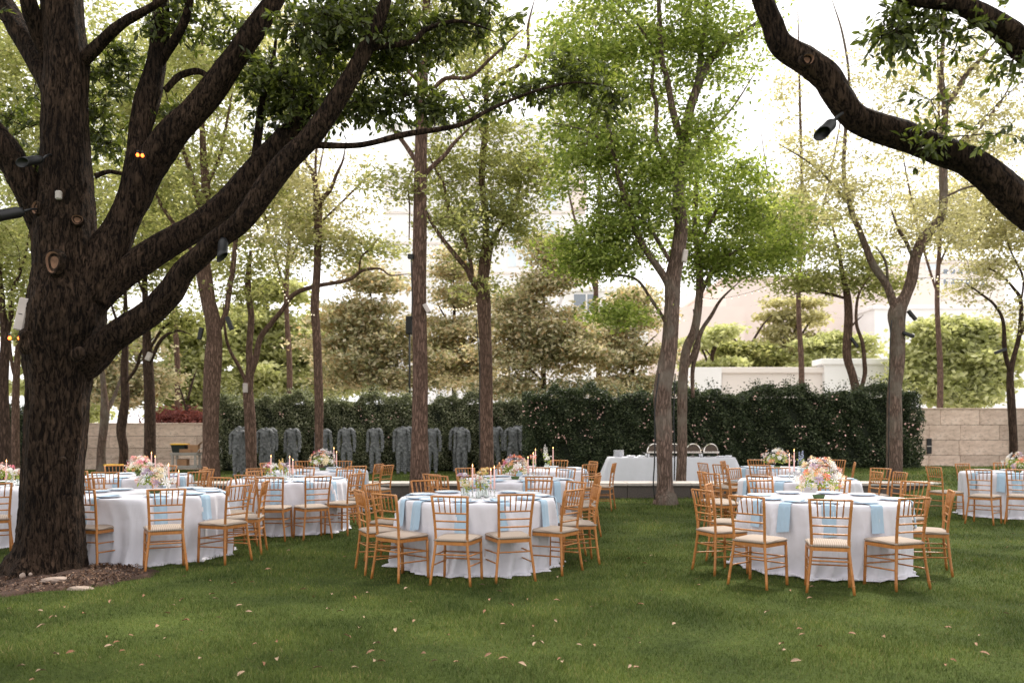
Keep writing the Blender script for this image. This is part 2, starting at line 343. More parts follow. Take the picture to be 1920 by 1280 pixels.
def tree(name, label, cat, Y, trunk, branches, ells, lm, bark='elmbark', leaf=(.08, .042), nper=34, sig=(.26, .26, .11), sides=14, zbase=None, rough=.02, lobes=None, group=None, drift=None, sub=6, twr=.012, zb=.6, hang=.1):
    t0 = trunk[0]; base = P(t0[0], HZ+FPX*CH/Y, Y)
    t = thing(name, label, cat, base, 0, group)
    k = Y/FPX
    def conv(tr, dY=0., dstart=0.):
        n = len(tr); out = []
        for i, q in enumerate(tr):
            yy = Y+dstart+dY*i/(n-1); p = P(q[0], q[1], yy); out.append((p.x-base.x, p.y-base.y, p.z-base.z, q[2]/2*yy/FPX))
        return out
    tt = conv(trunk); bz = -base.z-.06
    if tt[0][2] > bz and name != 'live_oak_tree': tt = [(tt[0][0], tt[0][1], bz, tt[0][3]*1.35), (tt[0][0], tt[0][1], bz+.22, tt[0][3]*1.1)]+[q for q in tt if q[2] > bz+.3]
    allp = []; PX = [(q[0], q[1], Y) for q in trunk]
    c = crom(tt, sub); allp.append(c); PX = list(crom([(q[0], q[1], Y, 1) for q in trunk], 6)[:, :3])
    obj('trunk', tube('trunk', c, sides, 1, rough, lobes), MT[bark], t)
    for i, b in enumerate(branches):
        dd = drift[i] if drift else random.uniform(-1, 1)*.9
        b = [(b[0][0], b[0][1], b[0][2]*.72)]+[(q[0], q[1], q[2]*(.87 if name == 'live_oak_tree' else 1)) for q in b[1:-1]]+[(b[-1][0], b[-1][1], b[-1][2]*.4)]; st = min(PX, key=lambda z: (z[0]-b[0][0])**2+(z[1]-b[0][1])**2)[2]-Y; c = crom(conv(b, dd, st), sub); allp.append(c)
        PX += list(crom([(q[0], q[1], Y+st+dd*k_/(len(b)-1), 1) for k_, q in enumerate(b)], 6)[:, :3])
        obj('branch', tube('branch', c, max(6, sides-4), 1, rough, (lambda q, a, p=i: 1+.035*np.sin(a*3+q*17+p)+.03*math.sin(q*29+p)+.02*np.sin(a*7+q*31)) if name == 'live_oak_tree' else None), MT[bark], t)
    if ells:
        cl = ell_clumps(Y, ells)-np.array(base); cl = cl[cl[:, 2] > .6] if cat != 'hedge' else cl
        LP = np.vstack(allp); LP = LP[LP[:, 2] > 1.6]
        # twigs
        VV, FF = [], []; nb = 0; order = np.argsort([np.min(np.sum((LP[:, :3]-q)**2, 1)) for q in cl])
        nodes = LP[:, :3].copy(); extra = []
        for oi in order:
            q = cl[oi]; w = q-nodes; dist = np.linalg.norm(w, axis=1)+np.maximum(0, -w[:, 2])*1.5; j = int(np.argmin(dist)); a = nodes[j]
            D = np.linalg.norm(q-a)
            if D < .15: continue
            m = a*.5+q*.5+rng.standard_normal(3)*.10*D+np.array([0, 0, .06*D])
            rr = min(.03, twr*(.6+D*.5)); pts = np.array([[*a, rr], [*m, rr*.7], [*q, rr*.35]]); pts = crom(pts, 3)
            v, f = tube_vf(pts, 3, 0, None, nb); VV.append(v); FF.append(f); nb += len(v)
            nodes = np.vstack([nodes, pts[2::2, :3]])
            for _ in range(2):
                e = q+rng.standard_normal(3)*np.array(sig)*1.6; pts = np.array([[*q, rr*.4], [*(q*.5+e*.5+[0, 0, .03]), rr*.3], [*e, rr*.15]])
                v, f = tube_vf(pts, 3, 0, None, nb); VV.append(v); FF.append(f); nb += len(v)
        obj('twigs', npmesh('twigs', np.vstack(VV), np.vstack(FF)), MT[bark], t, 'stuff')
        C = cloud(cl, int(nper*DM), sig); V, F = leafquads(C, leaf[0]*LM, leaf[1]*LM, zb, hang)
        obj('crown', npmesh('crown', V, F), MT[lm], t, 'stuff')
    TREES.append(t); LASTP[0] = np.vstack(allp); return t, base
# ------------------------------------------------------------------ the big oak, left
def oaklobes(t, a): 
    fl = max(0, 1-t*9)
    return 1+(.03+.10*fl)*np.sin(a*5+1)+(.02+.06*fl)*np.sin(a*8+2+t*6)+.012*np.sin(a*19+3*np.sin(t*9))
oak_tr = [(80, 1092, 168), (84, 1072, 150), (91, 1040, 126), (96, 990, 112), (98, 900, 104), (105, 790, 105), (110, 730, 106), (112, 672, 122), (120, 610, 136), (126, 560, 132), (124, 500, 112), (122, 440, 110), (123, 380, 100), (124, 300, 86), (122, 190, 78), (126, 110, 76), (118, 40, 73), (117, -60, 68), (125, -250, 50), (140, -420, 24)]
oak_br = [
 [(85, 430, 70), (62, 375, 62), (38, 325, 60), (5, 275, 58), (-45, 215, 52), (-120, 150, 40), (-220, 90, 24)],
 [(108, 190, 60), (80, 130, 50), (45, 70, 46), (8, 10, 42), (-40, -80, 34), (-90, -200, 18)],
 [(100, 130, 40), (72, 60, 36), (52, 0, 33), (40, -90, 26), (20, -220, 12)],
 [(150, 120, 34), (180, 90, 26), (215, 55, 22), (250, 32, 19), (290, 10, 15), (350, -30, 9)],
 [(165, 560, 110), (195, 490, 84), (225, 430, 66), (250, 365, 64), (259, 300, 50), (262, 250, 46), (277, 190, 50), (290, 130, 42), (298, 80, 38), (302, 20, 34), (300, -60, 28), (310, -200, 14)],
 [(300, 120, 22), (318, 90, 19), (342, 50, 18), (355, 5, 16), (365, -60, 10)],
 [(238, 415, 60), (255, 365, 66), (278, 315, 68), (320, 255, 62), (360, 215, 58), (400, 165, 54), (435, 115, 50), (475, 60, 45), (515, 0, 40), (560, -90, 32), (620, -220, 18)],
 [(310, 170, 16), (330, 148, 14), (350, 137, 14), (375, 135, 13), (400, 150, 16)],
 [(150, 560, 120), (190, 530, 92), (250, 498, 64), (310, 460, 58), (370, 425, 55), (425, 380, 52), (475, 322, 50), (525, 268, 48), (562, 225, 38), (590, 160, 28), (606, 100, 24), (616, 50, 22), (622, -10, 20), (640, -120, 12)],
 [(145, 690, 90), (175, 662, 74), (205, 638, 60), (240, 615, 56), (281, 588, 55), (318, 550, 57), (344, 509, 48), (375, 480, 44), (410, 447, 44), (445, 423, 44), (470, 396, 46), (500, 352, 48), (540, 300, 48), (580, 260, 46), (620, 205, 42), (660, 140, 36), (700, 62, 30), (724, 0, 24), (745, -90, 16)],
 [(578, 268, 18), (595, 272, 14), (675, 272, 12), (760, 252, 12), (860, 235, 10), (920, 205, 8), (1000, 172, 6), (1080, 155, 4), (1150, 165, 2)],
 [(690, 92, 16), (725, 86, 13), (775, 77, 12), (800, 55, 10), (860, 40, 7), (930, 60, 4)],
 [(475, 330, 22), (482, 270, 18), (490, 205, 16), (502, 150, 12), (515, 95, 8), (520, 30, 5)],
 [(100, 420, 20), (70, 395, 8), (62, 330, 7), (78, 290, 6)],
 [(178, 330, 14), (205, 322, 9), (235, 326, 8), (262, 318, 6)],
]
oak_dr = [-.5, .6, -.6, -.4, .5, -.3, .1, .1, .9, -.5, .3, .2, .4, -.3, .2]
oak_el = [(640, 60, 110, 80, 70, -.2), (560, 170, 90, 80, 50, .5), (450, 90, 60, 60, 14, .6), (760, 70, 110, 70, 50), (880, 30, 80, 40, 22), (700, 190, 110, 35, 32, .2), (820, 200, 90, 26, 18, .2), (960, 180, 70, 16, 11, .2), (1075, 150, 55, 40, 17, .3), (1140, 185, 40, 30, 8, .3),
          (350, 30, 90, 50, 18, .3), (210, 130, 40, 60, 16, .4), (200, 240, 30, 70, 14, .5), (60, 320, 60, 50, 10, .3), (330, 210, 30, 40, 6, .4), (520, 200, 60, 70, 22, .6), (30, 200, 60, 60, 8, .5),
          (100, -250, 260, 160, 60), (450, -220, 260, 150, 70), (800, -150, 180, 100, 40), (-200, 0, 200, 200, 40)]
oak, obase = tree('live_oak_tree', 'massive dark-barked oak with spreading limbs, filling the left edge', 'tree', 8.7, oak_tr, oak_br, [], 'oakleaf', 'oakbark', sides=60, rough=.02, lobes=oaklobes, drift=oak_dr, sub=14)
def fold_leaf():
    V = [(0, 0, 0), (.32, .3, .10), (.5, .0, .0), (.36, .62, .08), (0, 1, -.06), (-.36, .62, .08), (-.32, .3, .10), (0, .5, -.02)]
    V = [(0, 0, 0), (.17, .3, .04), (.19, .62, .03), (0, 1, -.08), (-.19, .62, .03), (-.17, .3, .04), (0, .5, -.03)]
    return V, [(0, 1, 6), (1, 2, 6), (2, 3, 6), (3, 4, 6), (4, 5, 6), (5, 0, 6)]
def oakcrown(t, base, Y, ells, LPs, nper, L=.085, twr=.009, sig=(.16, .16, .11)):
    cl = ell_clumps(Y, ells)-np.array(base); nodes = LPs.copy(); VV, FF = [], []; nb = 0
    order = np.argsort([np.min(np.sum((nodes-q)**2, 1)) for q in cl]); LC, LD = [], []
    for oi in order:
        q = cl[oi]; w = q-nodes; j = int(np.argmin(np.linalg.norm(w, axis=1))); a = nodes[j]; D = np.linalg.norm(q-a)+1e-6
        m = a*.5+q*.5+rng.standard_normal(3)*.12*D; rr = min(.03, twr*(.5+D)); pts = crom(np.array([[*a, rr], [*m, rr*.7], [*q, rr*.4]]), 4)
        v, f = tube_vf(pts, 4, 0, None, nb); VV.append(v); FF.append(f); nb += len(v); nodes = np.vstack([nodes, pts[2::2, :3]])
        for _ in range(5):
            dr = rng.standard_normal(3); dr[2] *= .6; dr /= np.linalg.norm(dr); ln = rng.uniform(.12, .3); e = q+dr*ln; md = q+dr*ln*.5+[0, 0, .02]
            v, f = tube_vf(np.array([[*q, .004], [*md, .003], [*e, .0015]]), 3, 0, None, nb); VV.append(v); FF.append(f); nb += len(v)
            k = nper//5; tt = rng.uniform(.15, 1.05, k)[:, None]; c = q+(e-q)*tt+rng.standard_normal((k, 3))*.012; LC.append(c)
            ld = dr*.9+rng.standard_normal((k, 3))*.65; ld[:, 2] -= .35; LD.append(ld/np.linalg.norm(ld, axis=1)[:, None])
    obj('twigs', npmesh('twigs', np.vstack(VV), np.vstack(FF)), MT['oakbark'], t, 'stuff')
    C, D = np.vstack(LC), np.vstack(LD); lv, lf = fold_leaf(); lv = np.array(lv); lf = np.array(lf)
    n = len(C); nn = rng.standard_normal((n, 3)); nn[:, 2] += .8; s = np.cross(D, nn); s /= np.linalg.norm(s, axis=1)[:, None]; u = np.cross(s, D); sc = L*rng.uniform(.6, 1.25, n)
    # the leaves that show largest, picked apart singly
    W = C+np.array(base); px = 960+FPX*W[:, 0]/W[:, 1]; py = HZ-FPX*(W[:, 2]-CH)/W[:, 1]
    vis = (px > 0) & (px < 1920) & (py > 0) & (py < 1280); score = np.where(vis, sc/W[:, 1], 0); top = np.argsort(-score)[:300]
    me = pymesh('leaf', lv, [tuple(int(q) for q in f) for f in lf]); me.materials.append(MT['oakleaf'])
    for i in top:
        o = bpy.data.objects.new('leaf', me); COL.objects.link(o); o.parent = t
        o.matrix_local = Matrix(((s[i, 0]*sc[i], D[i, 0]*sc[i], u[i, 0]*sc[i], C[i, 0]), (s[i, 1]*sc[i], D[i, 1]*sc[i], u[i, 1]*sc[i], C[i, 1]), (s[i, 2]*sc[i], D[i, 2]*sc[i], u[i, 2]*sc[i], C[i, 2]), (0, 0, 0, 1)))
    k = np.ones(n, bool); k[top] = False; C, D, s, u, sc = C[k], D[k], s[k], u[k], sc[k]; n = len(C)
    V = C[:, None]+sc[:, None, None]*(lv[None, :, 0, None]*s[:, None]+lv[None, :, 1, None]*D[:, None]+lv[None, :, 2, None]*u[:, None])
    F = (lf[None]+(np.arange(n)*7)[:, None, None]).reshape(-1, 3)
    obj('crown', npmesh('crown', V.reshape(-1, 3), F), MT['oakleaf'], t, 'stuff')
def limbnodes(brs, drs, Y, base, pymax=330):
    out = []
    for b, d in zip(brs, drs):
        n = len(b); pts = []
        for i, q in enumerate(b):
            yy = Y+d*i/(n-1); p = P(q[0], q[1], yy)-base; pts.append((p.x, p.y, p.z, .1))
        c = crom(pts, 8); out.append(c[:, :3])
    o = np.vstack(out); return o[o[:, 2] > 2.6]
OAKP = LASTP[0].copy()
def thin(q): return q[(q[:, 3] < .13) & (q[:, 2] > 2.6)][:, :3]
oakcrown(oak, obase, 8.7, oak_el, thin(OAKP), 50)
n = 2600; a = rng.uniform(0, 2*np.pi, n); r = rng.uniform(.3, 1.02, n)**.8; mx_, my_ = OX+.08+r*np.cos(a)*.92, OY-.12+r*np.sin(a)*.86
C = np.stack([mx_, my_, gh(mx_, my_)+.03+.10*(1-r)**1.3+rng.uniform(-.01, .012, n)], -1); V, F = leafquads(C, .04, .016, 1.5, 0)
tag(obj('mulch', npmesh('mulch', V, F), leafmat('mulch_flake', [(.03, .014, .008), (.07, .035, .02), (.13, .07, .04), (.22, .13, .08)], .0)), 'brown mulch flakes scattered on the bare soil under the oak', 'mulch', None, 'stuff')
# cut branch scars and burls on the oak
def scar(t, base, px, py, Y, r, tilt=0, sy=1.3, burl=False):
    p = P(px, py, Y)-base; n = 20; V, F = [], []
    prof = [(1.25, .045), (1.12, -.015), (.95, -.02), (.82, .0), (.55, .006), (.2, .01), (.02, .012)]
    for rr, d in prof:
        for i in range(n):
            a = 2*math.pi*i/n; w = 1+.07*math.sin(a*3+px)
            V.append((r*rr*w*math.cos(a), d, r*sy*rr*w*math.sin(a)))
    for j in range(len(prof)-1):
        for i in range(n):
            k = (i+1) % n; F.append((j*n+i, (j+1)*n+i, (j+1)*n+k, j*n+k))
    me = pymesh('branch_scar', V, F, True); me.materials.append(MT['oakbark']); me.materials.append(MT['cutwood'])
    for i, pl in enumerate(me.polygons): pl.material_index = 0 if (i//n < 2 or i//n == 3) else 1
    o = obj('branch_scar', me, None, t); o.location = p; o.rotation_euler = (0, 0, tilt); return o
kx = lambda w: w/2*8.7/FPX
scar(oak, obase, 101, 491, 8.7-kx(118)*.93-.07, .095, R(-18), 1.2); scar(oak, obase, 68, 390, 8.7-kx(90)*.9-.06, .05, R(-30)); scar(oak, obase, 145, 412, 8.7-kx(100)*.9, .055, R(20), .9)
def burl(px, py, Y, r, sq=1.):
    bm = bmesh.new(); bmesh.ops.create_icosphere(bm, subdivisions=4, radius=r)
    for v in bm.verts: v.co *= 1+.12*math.sin(v.co.x*40)*math.sin(v.co.z*35+v.co.y*28)-(.25*max(0, 1-(v.co.xz.length/(r*.5))) if v.co.y < 0 else 0)
    bmesh.ops.scale(bm, vec=(1, 1, sq), verts=bm.verts)
    o = obj('burl', bm2me(bm, 'burl', True), MT['oakbark'], oak); o.location = P(px, py, Y)-obase
burl(62, 640, 8.45, .135, 1.25); burl(146, 664, 8.32, .07, 1.1); burl(118, 860, 8.36, .03)
# stones by the oak
def rock(px, py, Y, sx, sy, sz, lab, seed=1):
    bm = bmesh.new(); bmesh.ops.create_icosphere(bm, subdivisions=3, radius=.5); random.seed(seed); ph = [random.random()*6 for _ in range(4)]
    for v in bm.verts: v.co *= 1+.12*math.sin(v.co.x*7+ph[0])*math.sin(v.co.y*8+ph[1])+.06*math.sin(v.co.z*17+ph[2]+v.co.x*13)
    bmesh.ops.scale(bm, vec=(sx, sy, sz), verts=bm.verts); o = obj('rock', bm2me(bm, 'rock', True), MT['stone']); p = P(px, py, Y)
    o.location = (p.x, p.y, p.z); o.rotation_euler = (0, 0, random.random()); tag(o, lab, 'rock', 'pale rocks lying at the oak foot')
rock(102, 1087, 8.15, .24, .12, .07, 'largest pale flat rock lying in soil at oak foot', 3)
rock(42, 1079, 8.2, .06, .05, .06, 'small white rock at the left of the oak foot', 5)
rock(57, 1076, 8.2, .035, .03, .035, 'tiniest white pebble beside small rock at oak foot', 6)
rock(150, 1104, 7.95, .26, .12, .06, 'low reddish rock sunk in the soil edge below oak', 9)

# ------------------------------------------------------------------ oak limbs reaching in from the right
rt, rbase = tree('live_oak_tree', 'dark oak outside the right edge whose thick limbs cross the upper right corner', 'tree', 6.6,
    [(2420, 1180, 190), (2410, 900, 150), (2390, 700, 150), (2350, 520, 120), (2330, 300, 90), (2310, 0, 70), (2300, -300, 40)],
    [[(2390, 640, 120), (2250, 570, 100), (2120, 500, 88), (2000, 440, 80), (1920, 388, 72), (1865, 338, 66), (1815, 303, 62), (1760, 282, 62), (1700, 257, 60), (1650, 240, 58), (1605, 220, 56), (1575, 185, 58), (1550, 146, 58), (1510, 115, 55), (1465, 85, 52), (1448, 45, 46), (1430, 0, 41), (1400, -80, 34), (1380, -220, 20)],
     [(2340, 420, 90), (2180, 300, 76), (2050, 200, 66), (1960, 125, 58), (1915, 85, 55), (1880, 52, 50), (1840, 28, 44), (1790, 8, 32), (1720, 2, 22), (1650, -20, 14), (1600, -60, 8)]],
    [], 'oakleaf', 'oakbark', sides=40, rough=.02, drift=[-.3, -.8], sub=14,
    lobes=lambda t, a: 1+.05*np.sin(a*4+t*11)+.03*np.sin(a*7+t*19))
RTP = LASTP[0].copy(); RTP = RTP[RTP[:, 3] < .16][:, :3]
oakcrown(rt, rbase, 6.1, [(1730, 20, 80, 35, 12), (1700, 65, 60, 35, 7), (1790, 60, 45, 40, 5), (1745, 255, 28, 28, 3, .1), (1735, 190, 15, 20, 1), (1868, 250, 8, 14, 1), (1900, 110, 25, 15, 2), (1850, -150, 300, 120, 26), (2150, 20, 180, 120, 20)], RTP, 50, .075)
scar(rt, rbase, 1514, 112, 6.28-.11, .045, R(10), .9)

# ------------------------------------------------------------------ slender trees of the grove
tree('elm_tree', 'tall straight elm behind the front middle table, bare reddish trunk', 'tree', 17.6,
     [(787, 940, 38), (787, 820, 31), (788, 700, 28), (786, 560, 27), (787, 440, 26), (788, 330, 24), (790, 250, 22), (792, 150, 20), (795, 80, 18), (800, 0, 15), (803, -120, 10), (800, -250, 5)],
     [[(788, 342, 12), (805, 318, 9), (835, 290, 8), (850, 270, 7), (890, 230, 4)], [(785, 312, 11), (772, 290, 9), (755, 265, 8), (730, 235, 6), (700, 205, 4), (670, 150, 3)], [(792, 200, 10), (830, 150, 8), (880, 145, 7), (920, 110, 6), (980, 55, 4)], [(790, 160, 8), (760, 130, 7), (720, 110, 5), (680, 90, 3)],
      [(767, 450, 3), (768, 390, 3), (766, 340, 3), (780, 300, 4)]],
     [(800, 20, 160, 90, 55), (740, 345, 60, 35, 12), (800, -160, 180, 120, 40), (690, 130, 70, 60, 14), (880, 90, 80, 60, 12), (850, 400, 30, 40, 3)], 'elmleaf', leaf=(.075, .036))
tree('elm_tree', 'elm forking low into slim upright limbs, right of the tallest straight trunk', 'tree', 21,
     [(912, 905, 27), (912, 800, 25), (912, 700, 23), (909, 610, 24), (906, 555, 27), (904, 520, 18), (906, 486, 15), (911, 451, 14), (911, 401, 12), (904, 350, 12), (905, 300, 12), (910, 240, 11), (912, 165, 9), (914, 90, 7), (918, 0, 5)],
     [[(902, 545, 15), (889, 530, 13), (875, 504, 10), (854, 479, 9), (822, 437, 7), (801, 401, 6), (780, 350, 4)], [(886, 515, 9), (879, 475, 8), (868, 440, 7), (850, 408, 6), (836, 375, 5), (832, 345, 5), (815, 315, 4), (800, 280, 3)],
      [(910, 530, 14), (914, 500, 12), (921, 461, 10), (935, 430, 9), (953, 405, 8), (967, 380, 7), (976, 345, 5), (985, 320, 4), (992, 290, 3)], [(911, 172, 9), (930, 145, 8), (975, 120, 7), (990, 90, 6), (990, 50, 5), (1002, 0, 4)], [(908, 260, 7), (880, 200, 5), (850, 150, 3)]],
     [(900, 290, 130, 80, 60), (860, 400, 75, 60, 34), (950, 400, 65, 75, 40), (830, 300, 50, 60, 14), (905, 540, 40, 22, 7), (900, 120, 120, 90, 34), (1000, 330, 60, 50, 24), (880, 480, 40, 30, 8), (1000, 430, 35, 30, 5)], 'elmleaf', leaf=(.085, .042))
t3 = tree('elm_tree', 'broad leafy elm standing before the low wall beside the buffet', 'tree', 17.1,
     [(1248, 944, 38), (1247, 915, 31), (1246, 863, 29), (1245, 800, 30), (1242, 740, 34), (1249, 690, 33), (1256, 640, 30), (1260, 575, 29), (1262, 520, 30), (1271, 475, 28), (1277, 425, 26), (1272, 375, 22), (1272, 325, 21), (1280, 280, 20), (1290, 220, 18), (1305, 170, 16), (1325, 125, 14), (1355, 80, 12), (1395, 60, 8), (1425, 38, 6)],
     [[(1258, 545, 18), (1243, 515, 14), (1215, 475, 12), (1195, 440, 12), (1175, 380, 11), (1162, 340, 10), (1152, 290, 8), (1135, 220, 7), (1110, 185, 5), (1085, 150, 3)],
      [(1268, 340, 12), (1245, 295, 10), (1230, 260, 9), (1231, 200, 8), (1222, 160, 7), (1228, 100, 6), (1215, 75, 5), (1190, 40, 5), (1150, 0, 3)],
      [(1280, 270, 16), (1270, 240, 14), (1260, 200, 13), (1250, 145, 11), (1240, 105, 10), (1235, 0, 8), (1230, -150, 5)], [(1303, 175, 11), (1311, 130, 10), (1320, 50, 8), (1327, -20, 6), (1335, -150, 4)],
      [(1250, 610, 9), (1240, 590, 7), (1220, 560, 6), (1190, 522, 5), (1130, 515, 4), (1085, 518, 2)], [(1152, 290, 6), (1110, 250, 4), (1060, 235, 3), (1030, 230, 2)], [(1272, 330, 8), (1330, 250, 6), (1375, 200, 4), (1420, 130, 3)],
      [(1262, 500, 10), (1220, 430, 8), (1190, 400, 5), (1130, 340, 3)]],
     [(1190, 90, 170, 110, 105), (1120, 300, 95, 110, 80), (1340, 80, 100, 90, 42), (1240, 330, 80, 100, 55), (1110, 480, 90, 42, 50), (1170, 420, 80, 60, 46), (1155, 590, 55, 24, 16), (1250, -130, 240, 120, 70), (1080, 120, 80, 90, 30), (1310, 240, 70, 60, 18)], 'elmleaf2', 'elmbark2', leaf=(.075, .038), nper=40)
tree('elm_tree', 'mossy leaning elm behind the low wall, directly behind the buffet trunk', 'tree', 20.5,
     [(1277, 897, 20), (1279, 842, 19), (1279, 800, 18), (1279, 751, 19), (1281, 705, 18), (1287, 654, 17), (1302, 619, 16), (1310, 568, 15), (1312, 517, 14), (1307, 459, 12), (1303, 420, 10), (1306, 330, 8), (1312, 240, 5)],
     [[(1285, 690, 11), (1300, 665, 11), (1308, 640, 10), (1318, 615, 8), (1334, 591, 7), (1353, 560, 5), (1390, 525, 3)], [(1310, 560, 10), (1340, 500, 7), (1380, 470, 5), (1430, 440, 3)], [(1308, 470, 8), (1340, 400, 6), (1370, 350, 4)], [(1299, 745, 10), (1299, 690, 8), (1310, 640, 8), (1300, 580, 6)]],
     [(1390, 430, 110, 95, 66), (1340, 340, 80, 80, 36), (1340, 500, 80, 40, 26), (1450, 480, 60, 40, 16), (1290, 440, 60, 60, 14)], 'elmleaf2', 'elmbark2', leaf=(.085, .042), nper=42)
tree('elm_tree', 'elm forking into a wide V beyond the front right table', 'tree', 21,
     [(1677, 888, 29), (1677, 790, 27), (1677, 732, 25), (1683, 673, 25), (1683, 619, 27), (1682, 585, 32), (1697, 556, 21), (1709, 524, 21), (1715, 490, 20), (1727, 456, 20), (1748, 427, 17), (1767, 400, 15), (1769, 325, 14), (1768, 260, 13), (1772, 200, 12), (1765, 145, 9), (1768, 80, 7), (1770, -60, 4)],
     [[(1684, 595, 22), (1673, 562, 16), (1662, 533, 14), (1638, 498, 14), (1623, 462, 12), (1611, 431, 11), (1597, 398, 10), (1590, 365, 9), (1582, 320, 8), (1585, 250, 7), (1592, 150, 5), (1580, 65, 4), (1560, 0, 3)],
      [(1772, 205, 12), (1785, 185, 11), (1815, 135, 9), (1840, 110, 6), (1880, 60, 3)], [(1600, 395, 6), (1565, 350, 5), (1525, 310, 4), (1460, 270, 3)], [(1712, 485, 8), (1700, 455, 7), (1685, 430, 6), (1670, 390, 4)], [(1665, 530, 6), (1660, 490, 5), (1640, 460, 3)], [(1765, 280, 9), (1820, 255, 7), (1870, 200, 5), (1900, 150, 3)], [(1770, 370, 6), (1820, 350, 4), (1870, 355, 3)]],
     [(1590, 340, 110, 90, 45), (1740, 420, 110, 60, 38), (1680, 160, 130, 100, 30), (1840, 250, 90, 90, 28), (1830, 120, 90, 80, 24), (1500, 300, 70, 60, 10), (1700, -100, 160, 80, 20)], 'paleleaf', 'elmbark2', leaf=(.08, .036), nper=30)
tree('elm_tree', 'flat-topped elm rising from behind the right hedge', 'tree', 29,
     [(1607, 800, 18), (1607, 744, 17), (1599, 705, 15), (1588, 666, 15), (1590, 619, 16), (1591, 587, 15), (1588, 552, 13), (1580, 515, 9), (1572, 470, 6), (1560, 420, 4)],
     [[(1609, 745, 8), (1621, 705, 8), (1621, 680, 8), (1617, 642, 7), (1606, 607, 6), (1608, 560, 5), (1623, 529, 3), (1650, 490, 2)], [(1588, 560, 7), (1550, 550, 6), (1510, 545, 4), (1470, 560, 2)], [(1588, 545, 7), (1630, 510, 4), (1660, 480, 3)]],
     [(1560, 530, 120, 26, 36), (1480, 480, 90, 60, 30), (1600, 480, 70, 40, 28), (1440, 420, 60, 60, 24), (1650, 540, 50, 20, 10), (1520, 400, 70, 50, 20)], 'elmleaf', 'elmbark', leaf=(.11, .055), nper=34, sig=(.38, .38, .13))
tree('elm_tree', 'thin crooked elm before the stone wall at the right edge', 'tree', 27,
     [(1900, 868, 15), (1900, 822, 14), (1896, 752, 14), (1894, 705, 12), (1900, 673, 9), (1912, 623, 8), (1914, 564, 7), (1900, 540, 5), (1880, 518, 4), (1849, 500, 2)],
     [[(1894, 700, 9), (1884, 658, 8), (1881, 603, 6), (1865, 572, 5), (1841, 552, 4), (1810, 530, 3)], [(1908, 640, 6), (1925, 600, 5), (1935, 540, 4), (1930, 450, 3)], [(1914, 570, 5), (1918, 520, 4), (1895, 470, 3), (1880, 420, 2)]],
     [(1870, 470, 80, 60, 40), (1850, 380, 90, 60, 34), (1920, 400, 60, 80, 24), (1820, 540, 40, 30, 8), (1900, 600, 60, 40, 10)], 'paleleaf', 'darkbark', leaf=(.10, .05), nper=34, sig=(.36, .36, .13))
tree('elm_tree', 'slim bare-trunked elm in front of the statues, left of centre', 'tree', 25.5,
     [(598, 890, 19), (598, 853, 16), (598, 751, 17), (594, 634, 16), (590, 576, 16), (594, 517, 14), (596, 459, 14), (596, 400, 16), (595, 380, 15), (590, 340, 9), (583, 318, 7), (572, 300, 5), (560, 250, 3)],
     [[(597, 398, 11), (606, 372, 9), (620, 355, 8), (632, 325, 6), (643, 300, 4), (650, 260, 2)], [(593, 350, 6), (592, 300, 5), (600, 260, 4), (640, 220, 2)], [(598, 420, 5), (640, 380, 4), (680, 340, 3), (720, 300, 2)]],
     [(590, 400, 80, 90, 30), (640, 430, 70, 60, 16), (560, 320, 80, 60, 16), (680, 330, 60, 50, 7)], 'paleleaf', leaf=(.10, .045), nper=28, sig=(.36, .36, .13))
tree('elm_tree', 'elm with one long limb arching rightwards, before the leftmost statues', 'tree', 26,
     [(471, 869, 20), (469, 790, 21), (465, 732, 19), (469, 693, 15), (467, 654, 12), (471, 595, 12), (466, 556, 11), (465, 525, 11), (470, 470, 5)],
     [[(467, 715, 14), (479, 673, 12), (488, 634, 11), (508, 607, 10), (527, 584, 9), (551, 552, 9), (590, 537, 8), (652, 525, 7), (680, 507, 6), (712, 504, 4), (733, 516, 3), (769, 513, 2)], [(673, 512, 5), (677, 483, 4), (695, 465, 3), (716, 440, 2)], [(464, 722, 9), (449, 689, 7), (430, 654, 6), (422, 619, 5), (418, 560, 3)]],
     [(480, 500, 80, 50, 26), (600, 470, 100, 45, 22), (700, 470, 60, 35, 14), (540, 400, 70, 50, 20), (440, 560, 60, 50, 12)], 'elmleaf', 'elmbark', leaf=(.10, .05), nper=30, sig=(.36, .36, .12))
tree('elm_tree', 'stout curving elm between the stone wall and the hedge of statues', 'tree', 25,
     [(396, 896, 32), (395, 830, 29), (396, 751, 30), (400, 673, 32), (402, 634, 28), (398, 595, 28), (391, 564, 27), (385, 529, 28), (381, 490, 26), (382, 440, 24), (384, 400, 22), (386, 350, 17), (382, 300, 14), (379, 240, 10), (378, 150, 7), (380, 40, 4)],
     [[(402, 640, 14), (413, 610, 11), (424, 585, 10), (430, 544, 10), (437, 498, 10), (441, 459, 9), (446, 425, 8), (460, 360, 5), (470, 280, 3)], [(383, 410, 16), (368, 360, 13), (350, 300, 9), (330, 250, 6), (300, 200, 3)], [(386, 350, 8), (410, 300, 6), (425, 230, 5), (440, 150, 3)], [(382, 505, 10), (340, 440, 8), (300, 380, 6), (280, 330, 4)]],
     [(380, 150, 180, 130, 110), (300, 380, 120, 70, 46), (450, 320, 80, 80, 36), (380, -80, 220, 120, 50), (240, 220, 100, 100, 44)], 'elmleaf', 'elmbark', leaf=(.10, .052), nper=38, sig=(.36, .36, .14))
